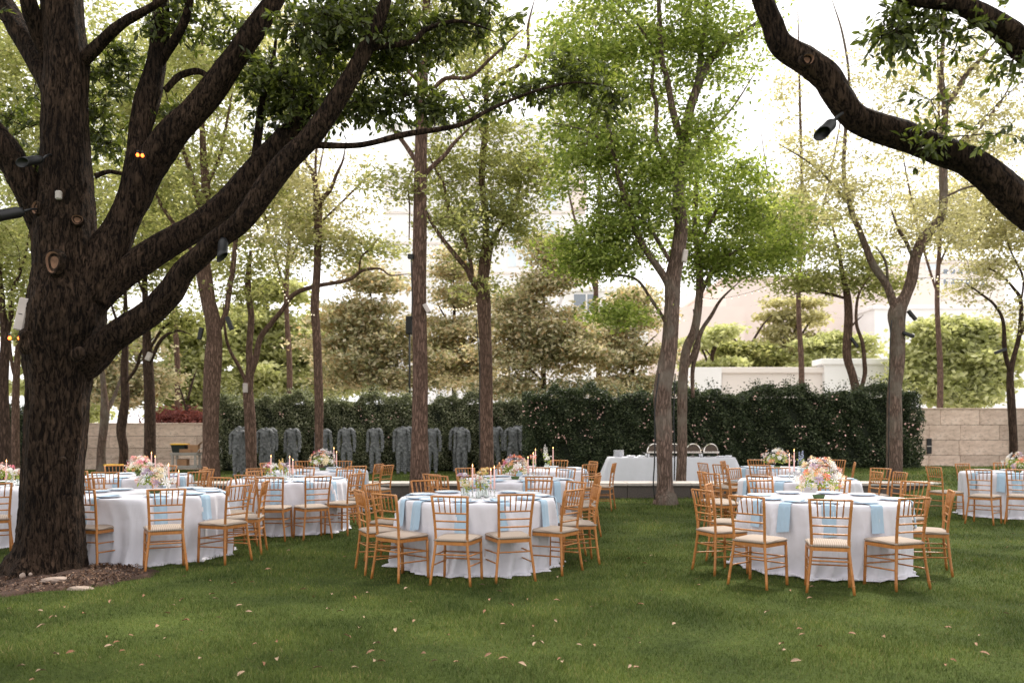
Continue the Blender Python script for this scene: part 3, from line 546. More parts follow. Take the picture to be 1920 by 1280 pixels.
tree('elm_tree', 'dark straight elm before the left stone wall, right of two crooked trunks', 'tree', 28,
     [(281, 868, 21), (281, 790, 20), (280, 732, 19), (277, 673, 19), (275, 634, 16), (273, 576, 12), (271, 517, 10), (270, 459, 9), (270, 380, 6), (275, 280, 3)],
     [[(278, 690, 9), (300, 640, 7), (330, 620, 5), (360, 628, 3)], [(277, 660, 7), (310, 610, 6), (340, 600, 4), (380, 605, 2)], [(273, 560, 6), (250, 500, 5), (230, 440, 3)]],
     [(270, 420, 120, 90, 60), (330, 600, 70, 24, 18), (330, 500, 90, 50, 30), (150, 300, 90, 100, 30)], 'elmleaf', 'darkbark', leaf=(.11, .055), nper=36, sig=(.38, .38, .15))
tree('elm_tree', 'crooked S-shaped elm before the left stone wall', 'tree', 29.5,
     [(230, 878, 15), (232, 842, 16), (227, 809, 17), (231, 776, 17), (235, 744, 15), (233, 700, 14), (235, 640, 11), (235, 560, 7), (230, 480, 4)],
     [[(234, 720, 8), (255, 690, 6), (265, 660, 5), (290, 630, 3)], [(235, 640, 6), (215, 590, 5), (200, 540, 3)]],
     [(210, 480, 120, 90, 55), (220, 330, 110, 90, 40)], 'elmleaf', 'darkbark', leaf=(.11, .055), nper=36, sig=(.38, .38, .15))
tree('elm_tree', 'pale forked elm nearest the big oak, before the left stone wall', 'tree', 30.5,
     [(190, 884, 17), (190, 842, 15), (195, 798, 15), (197, 772, 17), (195, 733, 11), (192, 700, 9), (186, 650, 6), (180, 560, 4)],
     [[(199, 772, 9), (206, 760, 8), (214, 744, 7), (225, 713, 5), (235, 680, 3)]], [(180, 560, 60, 60, 16), (210, 640, 40, 30, 8)], 'elmleaf', 'elmbark2', leaf=(.11, .055), nper=34, sig=(.38, .38, .15))
tree('elm_tree', 'shaded elm with a forked top at the extreme left edge', 'tree', 21,
     [(6, 895, 26), (8, 850, 23), (8, 790, 20), (6, 732, 18), (8, 673, 17), (10, 634, 16), (4, 576, 12), (-4, 480, 9), (-10, 380, 6)],
     [[(10, 640, 10), (20, 595, 9), (23, 548, 8), (39, 505, 6), (51, 462, 4), (60, 400, 3)]],
     [(20, 470, 90, 80, 46), (10, 250, 90, 160, 60), (60, 130, 100, 110, 40), (60, 560, 60, 40, 12)], 'elmleaf', 'darkbark', leaf=(.09, .045), nper=36, sig=(.32, .32, .14))
tree('elm_tree', 'brown forked elm glimpsed between the left edge and the oak', 'tree', 29,
     [(29, 860, 15), (29, 763, 13), (31, 700, 12), (34, 650, 10), (38, 590, 8), (45, 520, 5)], [[(31, 720, 7), (22, 680, 6), (20, 640, 4)]], [(50, 600, 50, 60, 14), (70, 440, 70, 70, 20)], 'elmleaf', 'elmbark', leaf=(.11, .055), nper=34, sig=(.38, .38, .15))
# ------------------------------------------------------------------ magnolias and far trees
MAGG = 'magnolias rising behind the statues hedge'
def fartree(name, label, cat, px, top, half, Y, lm, leafsz, n, rows, group=None, bark='darkbark', nper=60, low=735):
    ell = []
    H = low-top
    mag = lm == 'magleaf'
    for i in range(rows):
        t = (i+.5)/rows; w = half*(.26+.90*t**.6)*1.08 if mag else half*(.36+.72*math.sin(math.pi*(.06+.74*t)))*1.08
        ell.append((px+random.uniform(-20, 20), top+H*t+random.uniform(-12, 12), w*random.uniform(.75, 1.2), H/rows*.5, max(3, int(n*.62*w/half/rows))))
    ell.append((px, top+H*(.68 if mag else .55), half*1.15, H*(.32 if mag else .5), max(3, n//8)))
    if mag: ell.append((px+random.uniform(-10, 10), top-8, 14, 26, 4))
    tree(name, label, cat, Y, [(px, 860, 12), (px+2, 760, 10), (px, top+H*.6, 8), (px+2, top+H*.3, 5), (px, top+20, 2)],
         [[(px, low-20, 6), (px-half*.4, low-60, 4), (px-half*.7, low-80, 2)], [(px, low-50, 6), (px+half*.4, low-90, 4), (px+half*.7, low-110, 2)], [(px, top+H*.5, 4), (px-half*.3, top+H*.35, 3), (px-half*.45, top+H*.25, 1)]],
         ell, lm, bark, leaf=(leafsz[0]*.78, leafsz[1]*.78) if mag else leafsz, nper=int(nper*(2.5 if mag else 1.5)), sig=(.55, .55, .17), sides=8, group=group, twr=.015)
fartree('magnolia_tree', 'leftmost magnolia with tan and olive leaves, left of the tall straight trunk', 'tree', 695, 525, 95, 37, 'magleaf', (.19, .10), 125, 6, MAGG)
fartree('magnolia_tree', 'magnolia showing between the straight trunk and the forked elm', 'tree', 850, 500, 75, 40, 'magleaf', (.19, .10), 110, 6, MAGG)
fartree('magnolia_tree', 'tallest and widest magnolia, right of the forked elm', 'tree', 1018, 470, 108, 36, 'magleaf', (.19, .10), 155, 7, MAGG)
fartree('magnolia_tree', 'rightmost low magnolia beside the broad leafy elm', 'tree', 1185, 560, 70, 38, 'magleaf', (.19, .10), 85, 5, MAGG)
fartree('magnolia_tree', 'small magnolia above the left stone wall', 'tree', 232, 640, 72, 38, 'magleaf', (.19, .10), 80, 4, MAGG, low=770)
FG = 'light green trees across the street'
fartree('plane_tree', 'bright lime tree behind the left wall, beside the small magnolia', 'tree', 345, 600, 75, 46, 'limeleaf', (.26, .15), 120, 6, FG, nper=70, low=780)
fartree('plane_tree', 'wide lime tree seen above the leftmost statues', 'tree', 500, 540, 105, 50, 'limeleaf', (.26, .15), 170, 6, FG, nper=70, low=760)
fartree('plane_tree', 'lime tree seen beside the slim bare-trunked elm', 'tree', 620, 585, 70, 52, 'limeleaf', (.26, .15), 90, 5, FG, nper=70, low=750)
fartree('plane_tree', 'large round lime tree above the right stone wall', 'tree', 1790, 610, 105, 48, 'limeleaf', (.26, .15), 200, 6, FG, nper=80, low=770)
fartree('plane_tree', 'hazy lime tree peeping left of the low magnolia above the oak soil', 'tree', 110, 560, 90, 50, 'limeleaf', (.26, .15), 110, 5, FG, nper=60, low=790)
fartree('plane_tree', 'thin pale tree before the pink stone building', 'tree', 1490, 560, 60, 62, 'paleleaf', (.26, .15), 60, 5, FG, nper=50, low=700)
fartree('plane_tree', 'low round grey-green tree before the pink stone building', 'tree', 1405, 640, 62, 60, 'elmleaf', (.26, .15), 80, 3, FG, nper=70, low=700)
fartree('plane_tree', 'low yellow-green tree between two low round trees over white wall', 'tree', 1570, 630, 70, 58, 'limeleaf', (.26, .15), 80, 3, FG, nper=60, low=700)
fartree('plane_tree', 'yellow-green tree just right of the buffet trunks', 'tree', 1335, 620, 40, 56, 'limeleaf', (.26, .15), 40, 4, FG, nper=60, low=720)
fartree('maple_shrub', 'low dark red maple above the left stone wall', 'shrub', 352, 780, 26, 36, 'redleaf', (.12, .06), 26, 1, None, nper=70, low=800)
GG = 'tall pale elms closing the far side of the grove'
for px, Y, lm, lab, ells in ((70, 40, 'limeleaf', 'tall pale elm beyond the left hedge patch', [(60, 400, 130, 200, 150), (40, 120, 140, 160, 100)]),
    (330, 42, 'elmleaf', 'tall pale elm beyond the left stone wall', [(330, 400, 130, 130, 130), (300, 150, 170, 170, 130)]),
    (540, 44, 'paleleaf', 'tall pale elm seen between the stout and slim elms', [(530, 380, 100, 130, 80), (560, 140, 120, 130, 70)]),
    (1500, 42, 'paleleaf', 'tall pale elm left of the V-shaped elm', [(1490, 390, 90, 60, 24), (1480, 200, 70, 90, 8)]),
    (1760, 44, 'paleleaf', 'tall pale elm right of the V-shaped elm', [(1760, 300, 130, 150, 60), (1800, 420, 120, 70, 40)]),
    (1120, 40, 'elmleaf', 'tall elm glimpsed behind the broad leafy elm', [(1130, 150, 120, 200, 70)])):
    tree('elm_tree', lab, 'tree', Y, [(px, 870, 12), (px+3, 700, 11), (px-3, 560, 9), (px+4, 400, 7), (px, 200, 5), (px-4, 20, 2)], [[(px, 560, 6), (px-30, 460, 5), (px-60, 330, 3), (px-80, 200, 1)], [(px, 500, 6), (px+40, 400, 4), (px+70, 260, 3), (px+85, 160, 1)]], ells, lm, 'elmbark', leaf=(.15, .08), nper=40, sig=(.5, .5, .22), sides=8, group=GG, twr=.014)
# ------------------------------------------------------------------ hedges
def hedge(label, x0, x1, y0, y1, h, lm, dens, seed, leaf=(.075, .04), blooms=0):
    t = thing('hedge', label, 'hedge', ((x0+x1)/2, (y0+y1)/2, 0)); cx, cy = (x0+x1)/2, (y0+y1)/2; w, d = (x1-x0)/2, (y1-y0)/2
    core = box('hedge_shade_core', 2*w-.5, 2*d-.5, h-.22, .1, (0, 0, (h-.22)/2)); obj('hedge_shade_core', core, MT['shade'], t)  # dark box standing in for the shade deep between the leaves
    def H(x): return h+.16*np.sin(x*1.9+seed)+.12*np.sin(x*4.7+seed*2)+.07*np.sin(x*11+seed)
    P_ = []
    n = int(2*w*h*dens); x = rng.uniform(-w, w, n); z = rng.uniform(.03, 1, n)*H(x); bump = .14*np.sin(x*3.1+z*2)*np.sin(z*4.3+x)+.07*np.sin(x*9+3*z)
    P_.append(np.stack([x, -d+bump*1.2+np.abs(rng.standard_normal(n))*.13, z], -1))
    n = int(2*w*2*d*dens*.8); x = rng.uniform(-w, w, n); y = rng.uniform(-d, d, n); P_.append(np.stack([x, y, H(x)-np.abs(rng.standard_normal(n))*.14], -1))
    n = int(2*w*dens*.18); x = rng.uniform(-w, w, n); P_.append(np.stack([x, rng.uniform(-d, d, n), H(x)+np.abs(rng.standard_normal(n))*.16*(np.sin(x*23)*np.sin(x*7.7) > .1)], -1))
    for s in (-1, 1):
        n = int(2*d*h*dens); y = rng.uniform(-d, d, n); z = rng.uniform(.03, 1, n)*h; P_.append(np.stack([s*(w+.1*np.sin(z*5+y*3)-np.abs(rng.standard_normal(n))*.12), y, z], -1))
    n = int(2*w*h*dens*.25); x = rng.uniform(-w, w, n); P_.append(np.stack([x, np.full(n, d)-np.abs(rng.standard_normal(n))*.1, rng.uniform(.03, 1, n)*H(x)], -1))
    C = np.vstack(P_); V, F = leafquads(C, leaf[0], leaf[1], .5, 0); obj('foliage', npmesh('foliage', V, F), MT[lm], t, 'stuff')
    # twigs poking out of the top
    VV, FF, nb = [], [], 0; SL = []
    for i in range(int(2*w*7)):
        x = random.uniform(-w, w); a = np.array([x, random.uniform(-d, d), float(H(x))-.3]); b = a+[random.uniform(-.15, .15), random.uniform(-.1, .1), random.uniform(.35, .72)]; nl = random.randrange(6, 26); SL.append(a+(b-a)*rng.uniform(.3, 1.05, (nl, 1))+rng.standard_normal((nl, 3))*.045)
        v, f = tube_vf(np.array([[*a, .008], [*((a+b)/2), .006], [*b, .002]]), 3, 0, None, nb); VV.append(v); FF.append(f); nb += len(v)
    obj('twigs', npmesh('twigs', np.vstack(VV), np.vstack(FF)), MT['darkbark'], t, 'stuff')
    V, F = leafquads(np.vstack(SL), leaf[0], leaf[1], .5, 0); obj('sprigs', npmesh('sprigs', V, F), MT[lm], t, 'stuff')
    if blooms:
        n = blooms; cxs = rng.uniform(-w, w, n//5); xx = np.repeat(cxs, 5)+rng.standard_normal(n//5*5)*.12; zz = np.repeat(rng.uniform(.5, h*.95, n//5), 5)+rng.standard_normal(n//5*5)*.10
        C = np.stack([xx, np.full(len(xx), -d-.03)+.14*np.sin(xx*3.1+zz*2)*np.sin(zz*4.3+xx)*1.2, zz], -1); V, F = leafquads(C, .07, .06, .1, 0); obj('blossoms', npmesh('blossoms', V, F), PET['blush'], t, 'stuff')
    return t
hedge('tall silvery green hedge behind the row of headless statues', XA(408, 31), XA(1010, 31), 30.4, 32.2, 2.72, 'hedgeleaf2', 1500, 1.3, (.085, .045), 60)
hedge('dense dark green hedge behind the buffet and right tables', XA(985, 26.3), XA(1722, 26.3), 26.0, 27.8, 2.78, 'hedgeleaf', 1500, 4.1, (.08, .043), 330)
hedge('dark hedge patch between the left edge and the oak trunk', XA(-120, 30), XA(75, 30), 29.6, 31, 2.4, 'hedgeleaf', 900, 2.2, (.085, .045))
hedge('dark hedge piece cut by the right edge beyond the stone wall', XA(1908, 34), XA(2000, 34), 31.4, 32.4, 2.9, 'hedgeleaf', 900, 5.2, (.085, .045))
# ------------------------------------------------------------------ stone walls
def stonewall(label, x0, x1, Y, h, pw, phs, seed, slot=None):
    t = thing('stone_wall', label, 'wall', ((x0+x1)/2, Y, 0)); L = x1-x0
    obj('wall_core', box('wall_core', L, .3, h-.03, 0, (0, .2, (h-.03)/2)), MT['granite'], t)
    z = 0; row = 0; rnd = random.Random(seed)
    for ph in phs:
        x = -L/2-rnd.random()*pw*.7
        while x < L/2:
            w = pw*rnd.choice((.8, 1, 1, 1.25)); a, b = max(x, -L/2), min(x+w, L/2)
            if b-a > .12:
                o = obj('panel', box('panel', b-a-.014, .06, ph-.014, .004), MT['trav'], t); o.location = ((a+b)/2, .02+rnd.uniform(-.006, .006), z+ph/2)
            x += w
        z += ph; row += 1
    o = obj('coping', box('coping', L+.04, .42, .05, .008), MT['trav'], t); o.location = (0, .17, h+.0)
    return t
stonewall('weathered travertine wall behind the cart, left of the statues', XA(120, 31.8), XA(402, 31.8), 31.8, 1.78, 1.7, (.42, .42, .45, .47), 2)
sw = stonewall('smooth travertine wall right of the dark hedge', XA(1700, 33.5), XA(2000, 33.5), 33.5, 2.40, 1.6, (.5, .62, .62, .64), 5)
o = obj('slot_vent', box('slot_vent', .2, .04, .62, .01), MT['black'], sw); p = P(1743, 836, 33.42); o.location = (p.x-sw.location.x, -.05, p.z)
o2 = obj('vent_bar', box('vent_bar', .22, .02, .04), MT['speaker'], sw); o2.location = (p.x-sw.location.x, -.075, p.z)
# low wall across the lawn
LW0, LW1, LWY = XA(345, 18.5), XA(1770, 18.5), 18.5
t = thing('low_wall', 'low dark granite seat wall with pale cap crossing the lawn', 'wall', ((LW0+LW1)/2, LWY, 0)); L = LW1-LW0
obj('wall_core', box('wall_core', L-.1, .58, .28, 0, (0, .34, .14)), MT['granite'], t)
n = 12; w = L/n; pm = box('panel', w-.012, .05, .285, .003); cm = box('cap_stone', w-.01, .78, .06, .006)
for i in range(n):
    o = obj('panel', pm, MT['granite'], t); o.location = (-L/2+w*(i+.5), .02, .1425)
    o = obj('cap_stone', cm, MT['cap'], t); o.location = (-L/2+w*(i+.5), .34, .318)
# ------------------------------------------------------------------ buildings
def building(name, label, px0, px1, ytop, Y, mat, depth=14, rows=(), cat='building', cornice=True):
    x0, x1 = XA(px0, Y), XA(px1, Y); z = P(0, ytop, Y).z; t = thing(name, label, cat, ((x0+x1)/2, Y, 0)); w = x1-x0
    obj('wall', box('wall', w, depth, z, 0, (0, depth/2, z/2)), MT[mat], t)
    if cornice: obj('cornice', box('cornice', w+.5, depth+.5, .35, .03, (0, depth/2, z+.1)), MT[mat], t)
    for (a, b, c, d, m) in rows:   # window px rect
        q0, q1 = P(a, d, Y), P(b, c, Y); ww, hh = q1.x-q0.x, q1.z-q0.z
        f = obj('window', box('window', ww+.16, .16, hh+.16, .02), MT['white_b'], t); f.location = ((q0.x+q1.x)/2-t.location.x, -.03, (q0.z+q1.z)/2)
        g = obj('pane', box('pane', ww, .06, hh), MT[m], f); g.location = (0, -.07, 0)
    return t
wins = []
for r in range(2):
    for c in (4, 5, 7):
        wins.append((745+c*40, 745+c*40+18, 415-r*56+0, 415-r*56+36, 'glassb'))
wins += [(955, 968, 418, 452, 'glassb'), (975, 995, 418, 452, 'glassb'), (953, 968, 463, 500, 'glassb'), (975, 1000, 463, 500, 'glassb')]
wins = [w for w in wins if not (w[0] > 930 and w[1] < 1005 and w[3] > 410 and (w[0], w[2]) not in ((955, 418), (975, 418), (953, 463), (975, 463)))]
tb = building('high_rise', 'white high-rise with blue-tinted windows behind the magnolias', 720, 1098, 235, 88, 'white_b', 18, wins)
for yy in (344, 399, 456, 512):
    q = P(900, yy, 88); o = obj('floor_band', box('floor_band', 21.6, .12, .22), MT['lite_b'], tb); o.location = (0, -.07, q.z)
o = obj('stair_core', box('stair_core', 1.5, 1, 3.2), MT['pink_b'], tb); q = P(1086, 365, 88); o.location = (q.x-tb.location.x, -.4, q.z)
building('annex_building', 'small white annex with grey windows below the high-rise', 1060, 1215, 545, 70, 'white_b', 10, [(1076, 1098, 552, 584, 'drkglass'), (1101, 1122, 552, 584, 'drkglass'), (1082, 1112, 636, 652, 'drkglass'), (1170, 1200, 640, 660, 'drkglass')])
pb = building('stone_building', 'broad pink stone building beyond the right hedge', 1362, 1700, 522, 84, 'pink_b', 20, [])
o = obj('side_wing', box('side_wing', 9, 12, 13.5, 0, (-13, 2, 6.75)), MT['pink_b'], pb)
building('office_block', 'distant pinkish office block right of the V-shaped elm', 1700, 1885, 492, 100, 'lite_b', 20, [(1736, 1756, 480+16, 506, 'glassb')]+[(1768+i*14, 1776+i*14, 505, 514, 'drkglass') for i in range(6)]+[(1768+i*14, 1776+i*14, 524, 533, 'drkglass') for i in range(6)])
building('glass_house', 'pale low building behind the round lime tree', 1640, 1960, 578, 80, 'white_b', 8, [])
building('garden_wall', 'long cream-white wall above the right hedge, lowest middle section', 1354, 1545, 697, 50, 'lite_b', .5, [], 'wall')
building('garden_wall', 'pale louvred wall section just right of the buffet trunks', 1295, 1353, 688, 49.6, 'white_b', 1.2, [], 'wall', False)
building('garden_wall', 'taller cream wall section behind the flat-topped elm', 1546, 1668, 681, 49.6, 'white_b', 1.2, [], 'wall')
bpole = thing('street_pole', 'black street pole with signal box behind the straight trunk', 'pole', (XA(768, 34), 34, 0))
obj('post', tube('post', [(0, 0, 0, .05), (0, 0, 6.2, .04)], 10), MT['black'], bpole); o = obj('signal_box', box('signal_box', .28, .25, .75, .03), MT['black'], bpole); o.location = (0, -.1, P(0, 610, 34).z)

# ------------------------------------------------------------------ headless bronze figures
def statue_mesh(name, seed, sh=1.):
    r = random.Random(seed); me = bpy.data.meshes.new(name)
    J = {'pel': (0, 0, .88), 'waist': (0, -.01, 1.05), 'chest': (0, 0, 1.28), 'neck': (0, .0, 1.47), 'ntop': (0, .0, 1.53)}
    vs = [(0, 0, .86), (0, -.01, 1.02), (0, 0, 1.2), (0, .01, 1.36), (0, .01, 1.45), (0, .01, 1.50)]; rad = [(.145, .13), (.125, .11), (.155, .125), (.165, .12), (.11, .085), (.085, .07)]
    es = [(i, i+1) for i in range(5)]
    for s in (-1, 1):
        b = len(vs); d = r.uniform(-.03, .03)
        vs += [(s*.15, 0, 1.43), (s*.215*sh, 0, 1.38), (s*.248*sh, .01+d, 1.12), (s*.255*sh, -.02+d, .84), (s*.245*sh, -.04+d, .70)]; rad += [(.090, .09), (.075, .078), (.052, .062), (.046, .055), (.036, .045)]
        es += [(3, b), (b, b+1), (b+1, b+2), (b+2, b+3), (b+3, b+4)]
        c = len(vs); vs += [(s*.105, 0, .76), (s*.11, -.01, .46), (s*.108, .02, .12), (s*.115, -.0, .05), (s*.125, -.13, .035)]; rad += [(.088, .1), (.072, .085), (.055, .065), (.055, .055), (.045, .035)]
        es += [(0, c), (c, c+1), (c+1, c+2), (c+2, c+3), (c+3, c+4)]
    me.from_pydata(vs, es, []); o = bpy.data.objects.new(name, me); COL.objects.link(o)
    m = o.modifiers.new('s', 'SKIN'); sv = me.skin_vertices[0].data
    for i, q in enumerate(rad): sv[i].radius = q; sv[i].use_root = (i == 0)
    m.use_smooth_shade = True; m2 = o.modifiers.new('u', 'SUBSURF'); m2.levels = 3; m2.render_levels = 3
    dg = bpy.context.evaluated_depsgraph_get(); ev = o.evaluated_get(dg); out = bpy.data.meshes.new_from_object(ev); bpy.data.objects.remove(o)
    out.name = name
    for v in out.vertices:
        p = v.co; a = .009*math.sin(p.x*46+seed)*math.sin(p.z*38+p.x*20)+.007*math.sin(p.z*95+p.y*60+p.x*30)+.005*math.sin(p.x*150+seed*3)
        v.co = p+v.normal*a
        if p.z > 1.46 and abs(p.x) < .09: v.co.z -= .05*max(0, 1-abs(p.x)/.09)*(1 if p.z > 1.49 else .3)
    smooth(out); return out
SM = [statue_mesh('bronze_figure', i, 1+.04*(i % 2)) for i in range(3)]
for m in SM: m.materials.append(MT['bronze'])
figs = [(447, 893, 0), (454, 887, 1), (497, 891, 1), (504, 887, 2), (548, 890, 0), (606, 889, 2), (650, 889, 1), (703, 889, 0), (753, 889, 2), (760, 886, 1), (811, 888, 0), (859, 885, 1), (866, 888, 2), (928, 887, 0), (961, 887, 1), (974, 885, 2)]
flab = ['leftmost headless bronze figure in the row before the hedge', 'headless bronze figure half hidden by the arching-limbed elm, second from left', 'headless bronze figure, third from left, front one of a pair', 'headless bronze figure, fourth from left, rear one of a pair',
        'lone headless bronze figure between the arching-limbed elm and slim elm', 'headless bronze figure half hidden behind the slim bare elm', 'headless bronze figure first to the right of the slim bare elm', 'headless bronze figure above the two empty turned chairs', 'front headless figure of the pair just left of the straight trunk', 'rear headless figure of the pair just left of the straight trunk',
        'headless bronze figure just right of the straight trunk', 'slim headless figure tucked behind its neighbour, left of the forked elm', 'broad headless bronze figure left of the forked elm', 'headless bronze figure half hidden behind the forked elm', 'second headless bronze figure from the right end of the row', 'rightmost headless bronze figure touching the dark hedge']
for (px, fy, k), lab in zip(figs, flab):
    Y = 28.6+(889-fy)*.35; o = bpy.data.objects.new('bronze_statue', SM[k]); COL.objects.link(o); o.location = (XA(px, Y), Y, float(gh(XA(px, Y), Y))); s = random.uniform(1.05, 1.09)*Y/28.6; o.scale = (s*.98, s, s); o.rotation_euler = (0, 0, random.uniform(-.25, .25))
    tag(o, lab, 'statue', 'headless bronze figures standing before the hedge')
pl = bpy.data.objects.new
# ------------------------------------------------------------------ chair
def ring_post(name, pts, r, sides=8, step=.105):
    c = crom([(*p, r) for p in pts], 8); L = np.concatenate([[0], np.cumsum(np.linalg.norm(np.diff(c[:, :3], axis=0), axis=1))]); tot = L[-1]
    tq = [0]; k = step*.8
    while k < tot-.03: tq += [k-.008, k-.004, k, k+.004, k+.008]; k += step
    tq.append(tot); out = []
    for q in tq:
        x = [np.interp(q, L, c[:, i]) for i in range(3)]; u = (q-step*.8)/step; near = abs((u-round(u))*step) < .0025 and q > .01
        out.append((*x, r*(1.28 if near else 1.0)))
    out = np.array(out)
    return tube(name, out, sides, 1)
def fin_post(name, s):
    pts = [(s*.212, -.240, 0), (s*.195, -.220, .16), (s*.172, -.202, .36), (s*.166, -.196, .46), (s*.170, -.206, .60), (s*.180, -.232, .78), (s*.188, -.258, .90)]
    return ring_post(name, pts, .0142)
def bar(name, a, b, r, step=.11): return ring_post(name, [a, tuple((a[i]+b[i])/2 for i in range(3)), b], r, 6, step)
def xat(z): return float(np.interp(z, [0, .16, .36, .46, .60, .78, .90], [.212, .195, .172, .166, .170, .180, .188]))
def yat(z): return float(np.interp(z, [0, .16, .36, .46, .60, .78, .90], [-.240, -.220, -.202, -.196, -.206, -.232, -.258]))
def build_chair():
    parts = []
    for s in (-1, 1):
        parts.append(('back_post', fin_post('back_post', s), 'wood')); parts.append(('leg', ring_post('leg', [(s*.205, .185, 0), (s*.200, .180, .2), (s*.196, .175, .415)], .0150), 'wood'))
    for z, nm in ((.895, 'top_rail'), (.725, 'spindle_rail'), (.645, 'rung'), (.565, 'rung')):
        parts.append((nm, bar(nm, (-xat(z), yat(z), z), (xat(z), yat(z), z), .0105 if nm == 'top_rail' else .0088), 'wood'))
    for i in range(5):
        u = (i-2)/2*.62; a = (u*xat(.725), yat(.725), .725); b = (u*xat(.895)*1.05, yat(.895), .895); m = tuple((a[k]+b[k])/2 for k in range(3))
        parts.append(('spindle', tube('spindle', [(*a, .0055), (*[a[k]*.7+b[k]*.3 for k in range(3)], .0075), (*m, .0055), (*[a[k]*.3+b[k]*.7 for k in range(3)], .0075), (*b, .0055)], 6), 'wood'))
    # stretchers
    for z in (.30, .20):
        for s in (-1, 1): parts.append(('stretcher', bar('stretcher', (s*xat(z), yat(z), z), (s*.2, .18, z-.01), .008), 'wood'))
    for z in (.285, .215): parts.append(('stretcher', bar('stretcher', (-.2, .18, z), (.2, .18, z), .008), 'wood'))
    parts.append(('stretcher', bar('stretcher', (-xat(.31), yat(.31), .31), (xat(.31), yat(.31), .31), .008), 'wood'))
    # seat
    out = [(-.175, -.205), (.175, -.205), (.208, .17), (.19, .195), (-.19, .195), (-.208, .17)]
    def slab(name, sc, z0, z1, puff=0, rnd=.0):
        V, F = [], []; n0 = 32; ring = []
        # resample outline
        q = out+[out[0]]; Ls = [0]
        for i in range(6): Ls.append(Ls[-1]+math.dist(q[i], q[i+1]))
        for i in range(n0):
            d = Ls[-1]*i/n0; k = max(j for j in range(6) if Ls[j] <= d); f = (d-Ls[k])/(Ls[k+1]-Ls[k]); ring.append((q[k][0]*(1-f)+q[k+1][0]*f, q[k][1]*(1-f)+q[k+1][1]*f))
        prof = [(.0, z0), (sc-rnd*.6, z0), (sc, z0+(z1-z0)*.35), (sc-rnd*.35, z0+(z1-z0)*.75), (sc-rnd*1.2, z1), (.6, z1+puff), (0, z1+puff*1.2)]
        for s, z in prof:
            for x, y in ring: V.append((x*s, y*s, z))
        for j in range(len(prof)-1):
            for i in range(n0): k = (i+1) % n0; F.append((j*n0+i, j*n0+k, (j+1)*n0+k, (j+1)*n0+i))
        return pymesh(name, V, F, name == 'cushion')
    parts.append(('seat_frame', slab('seat_frame', 1.02, .405, .438), 'wood')); parts.append(('cushion', slab('cushion', 1.05, .440, .474, .012, .10), 'cush'))
    res = []
    for nm, me, m in parts: me.materials.append(MT[m]); res.append((nm, me))
    return res
CHAIR = build_chair()
ORD = ['first', 'second', 'third', 'fourth', 'fifth', 'sixth', 'seventh']
def ordl(i, n):
    if n == 1: return 'only'
    if i == 0: return 'leftmost'
    if i == n-1: return 'rightmost'
    return ORD[i]+' from left'
def place_chair(x, y, rz, label, group, z=0.):
    t = thing('chiavari_chair', label, 'chair', (x, y, z), rz, group)
    for nm, me in CHAIR:
        o = bpy.data.objects.new(nm, me); COL.objects.link(o); o.parent = t
    return t
# ------------------------------------------------------------------ tables
TR = .885
def cloth_mesh(seed):
    r = np.random.default_rng(seed); n = 260; th = np.linspace(0, 2*np.pi, n, endpoint=False)
    f = np.zeros(n)
    for k in (6, 10, 14, 19, 26): f += r.uniform(.5, 1)*(1-2*np.abs(np.sin(.5*k*th+r.uniform(0, 6.28)+.6*np.sin(3*th+r.uniform(0, 6))))**.8)/ (1+k/22)
    f = f/np.abs(f).max(); f = np.sign(f)*np.abs(f)**.8
    g = np.sin(29*th+r.uniform(0, 6))*.3+np.sin(41*th+r.uniform(0, 6))*.25
    rings = []
    for t in (0.02, .3, .6, .85, .96, .985): rings.append((np.full(n, TR*t), np.full(n, .772)+.001*np.sin(th*5)))
    rings.append((np.full(n, TR*.997), np.full(n, .769)))
    rings.append((np.full(n, TR*1.004), np.full(n, .760)))
    zs = np.linspace(.74, .035, 20)
    for i, z in enumerate(zs):
        t = (i+1)/20; rings.append((TR*1.004+.012+t**.55*(.055+.125*np.roll(f, int(4*np.sin(t*3))))+t**1.5*.02*g, np.full(n, z)+0*th))
    # puddle on the grass
    last = rings[-1][0]
    for j, (dr, dz) in enumerate(((.008, .022), (.025, .03), (.04, .014), (.05, .004))):
        w = .5+.5*np.sin(19*th+r.uniform(0, 6))+.3*g; rings.append((last+dr*(.4+np.clip(w, 0, 1.4)), np.clip(dz*(.3+w), .003, .06)+.004))
    V = np.vstack([np.stack([a*np.cos(th), a*np.sin(th), z], -1) for a, z in rings]); m = len(rings)
    i = np.arange(m-1)[:, None]*n; j = np.arange(n)[None]; k = (j+1) % n; F = np.stack([i+j, i+n+j, i+n+k, i+k], -1).reshape(-1, 4)
    F = F[:, ::-1]
    me = npmesh('tablecloth', V, F, True); return me
def skirt_r(z): t = (.74-z)/.705; return TR+.02+max(0, t)*.05
def napkin_mesh(seed, ln=.30):
    r = random.Random(seed); pts = [(TR-.34, .797), (TR-.2, .795), (TR-.13, .783), (TR-.05, .779), (TR+.0, .779), (TR+.022, .765), (TR+.030, .72), (TR+.040, .62), (TR+.052, .52), (TR+.058, .772-ln)]
    V, F = [], []; w0 = .062; nn = 7; sk = r.uniform(-.03, .03)
    for i, (x, z) in enumerate(pts):
        t = i/(len(pts)-1); w = w0*(1+.12*t+.03*math.sin(i+seed))
        for j in range(nn):
            u = (j/(nn-1)*2-1); V.append((x+(.006*math.cos(u*3)+.008*math.sin(u*5+seed)*t if i > 4 else 0), u*w+sk*t, z+(.004*(1-u*u) if i <= 4 else .01*u*math.sin(seed)*t)))
    N = len(V)
    for i in range(len(pts)-1):
        for j in range(nn-1): a = i*nn+j; F.append((a, a+1, a+nn+1, a+nn))
    me = pymesh('napkin', V, F, True); return me
NAP = [napkin_mesh(i, .28+.02*(i % 3)) for i in range(5)]
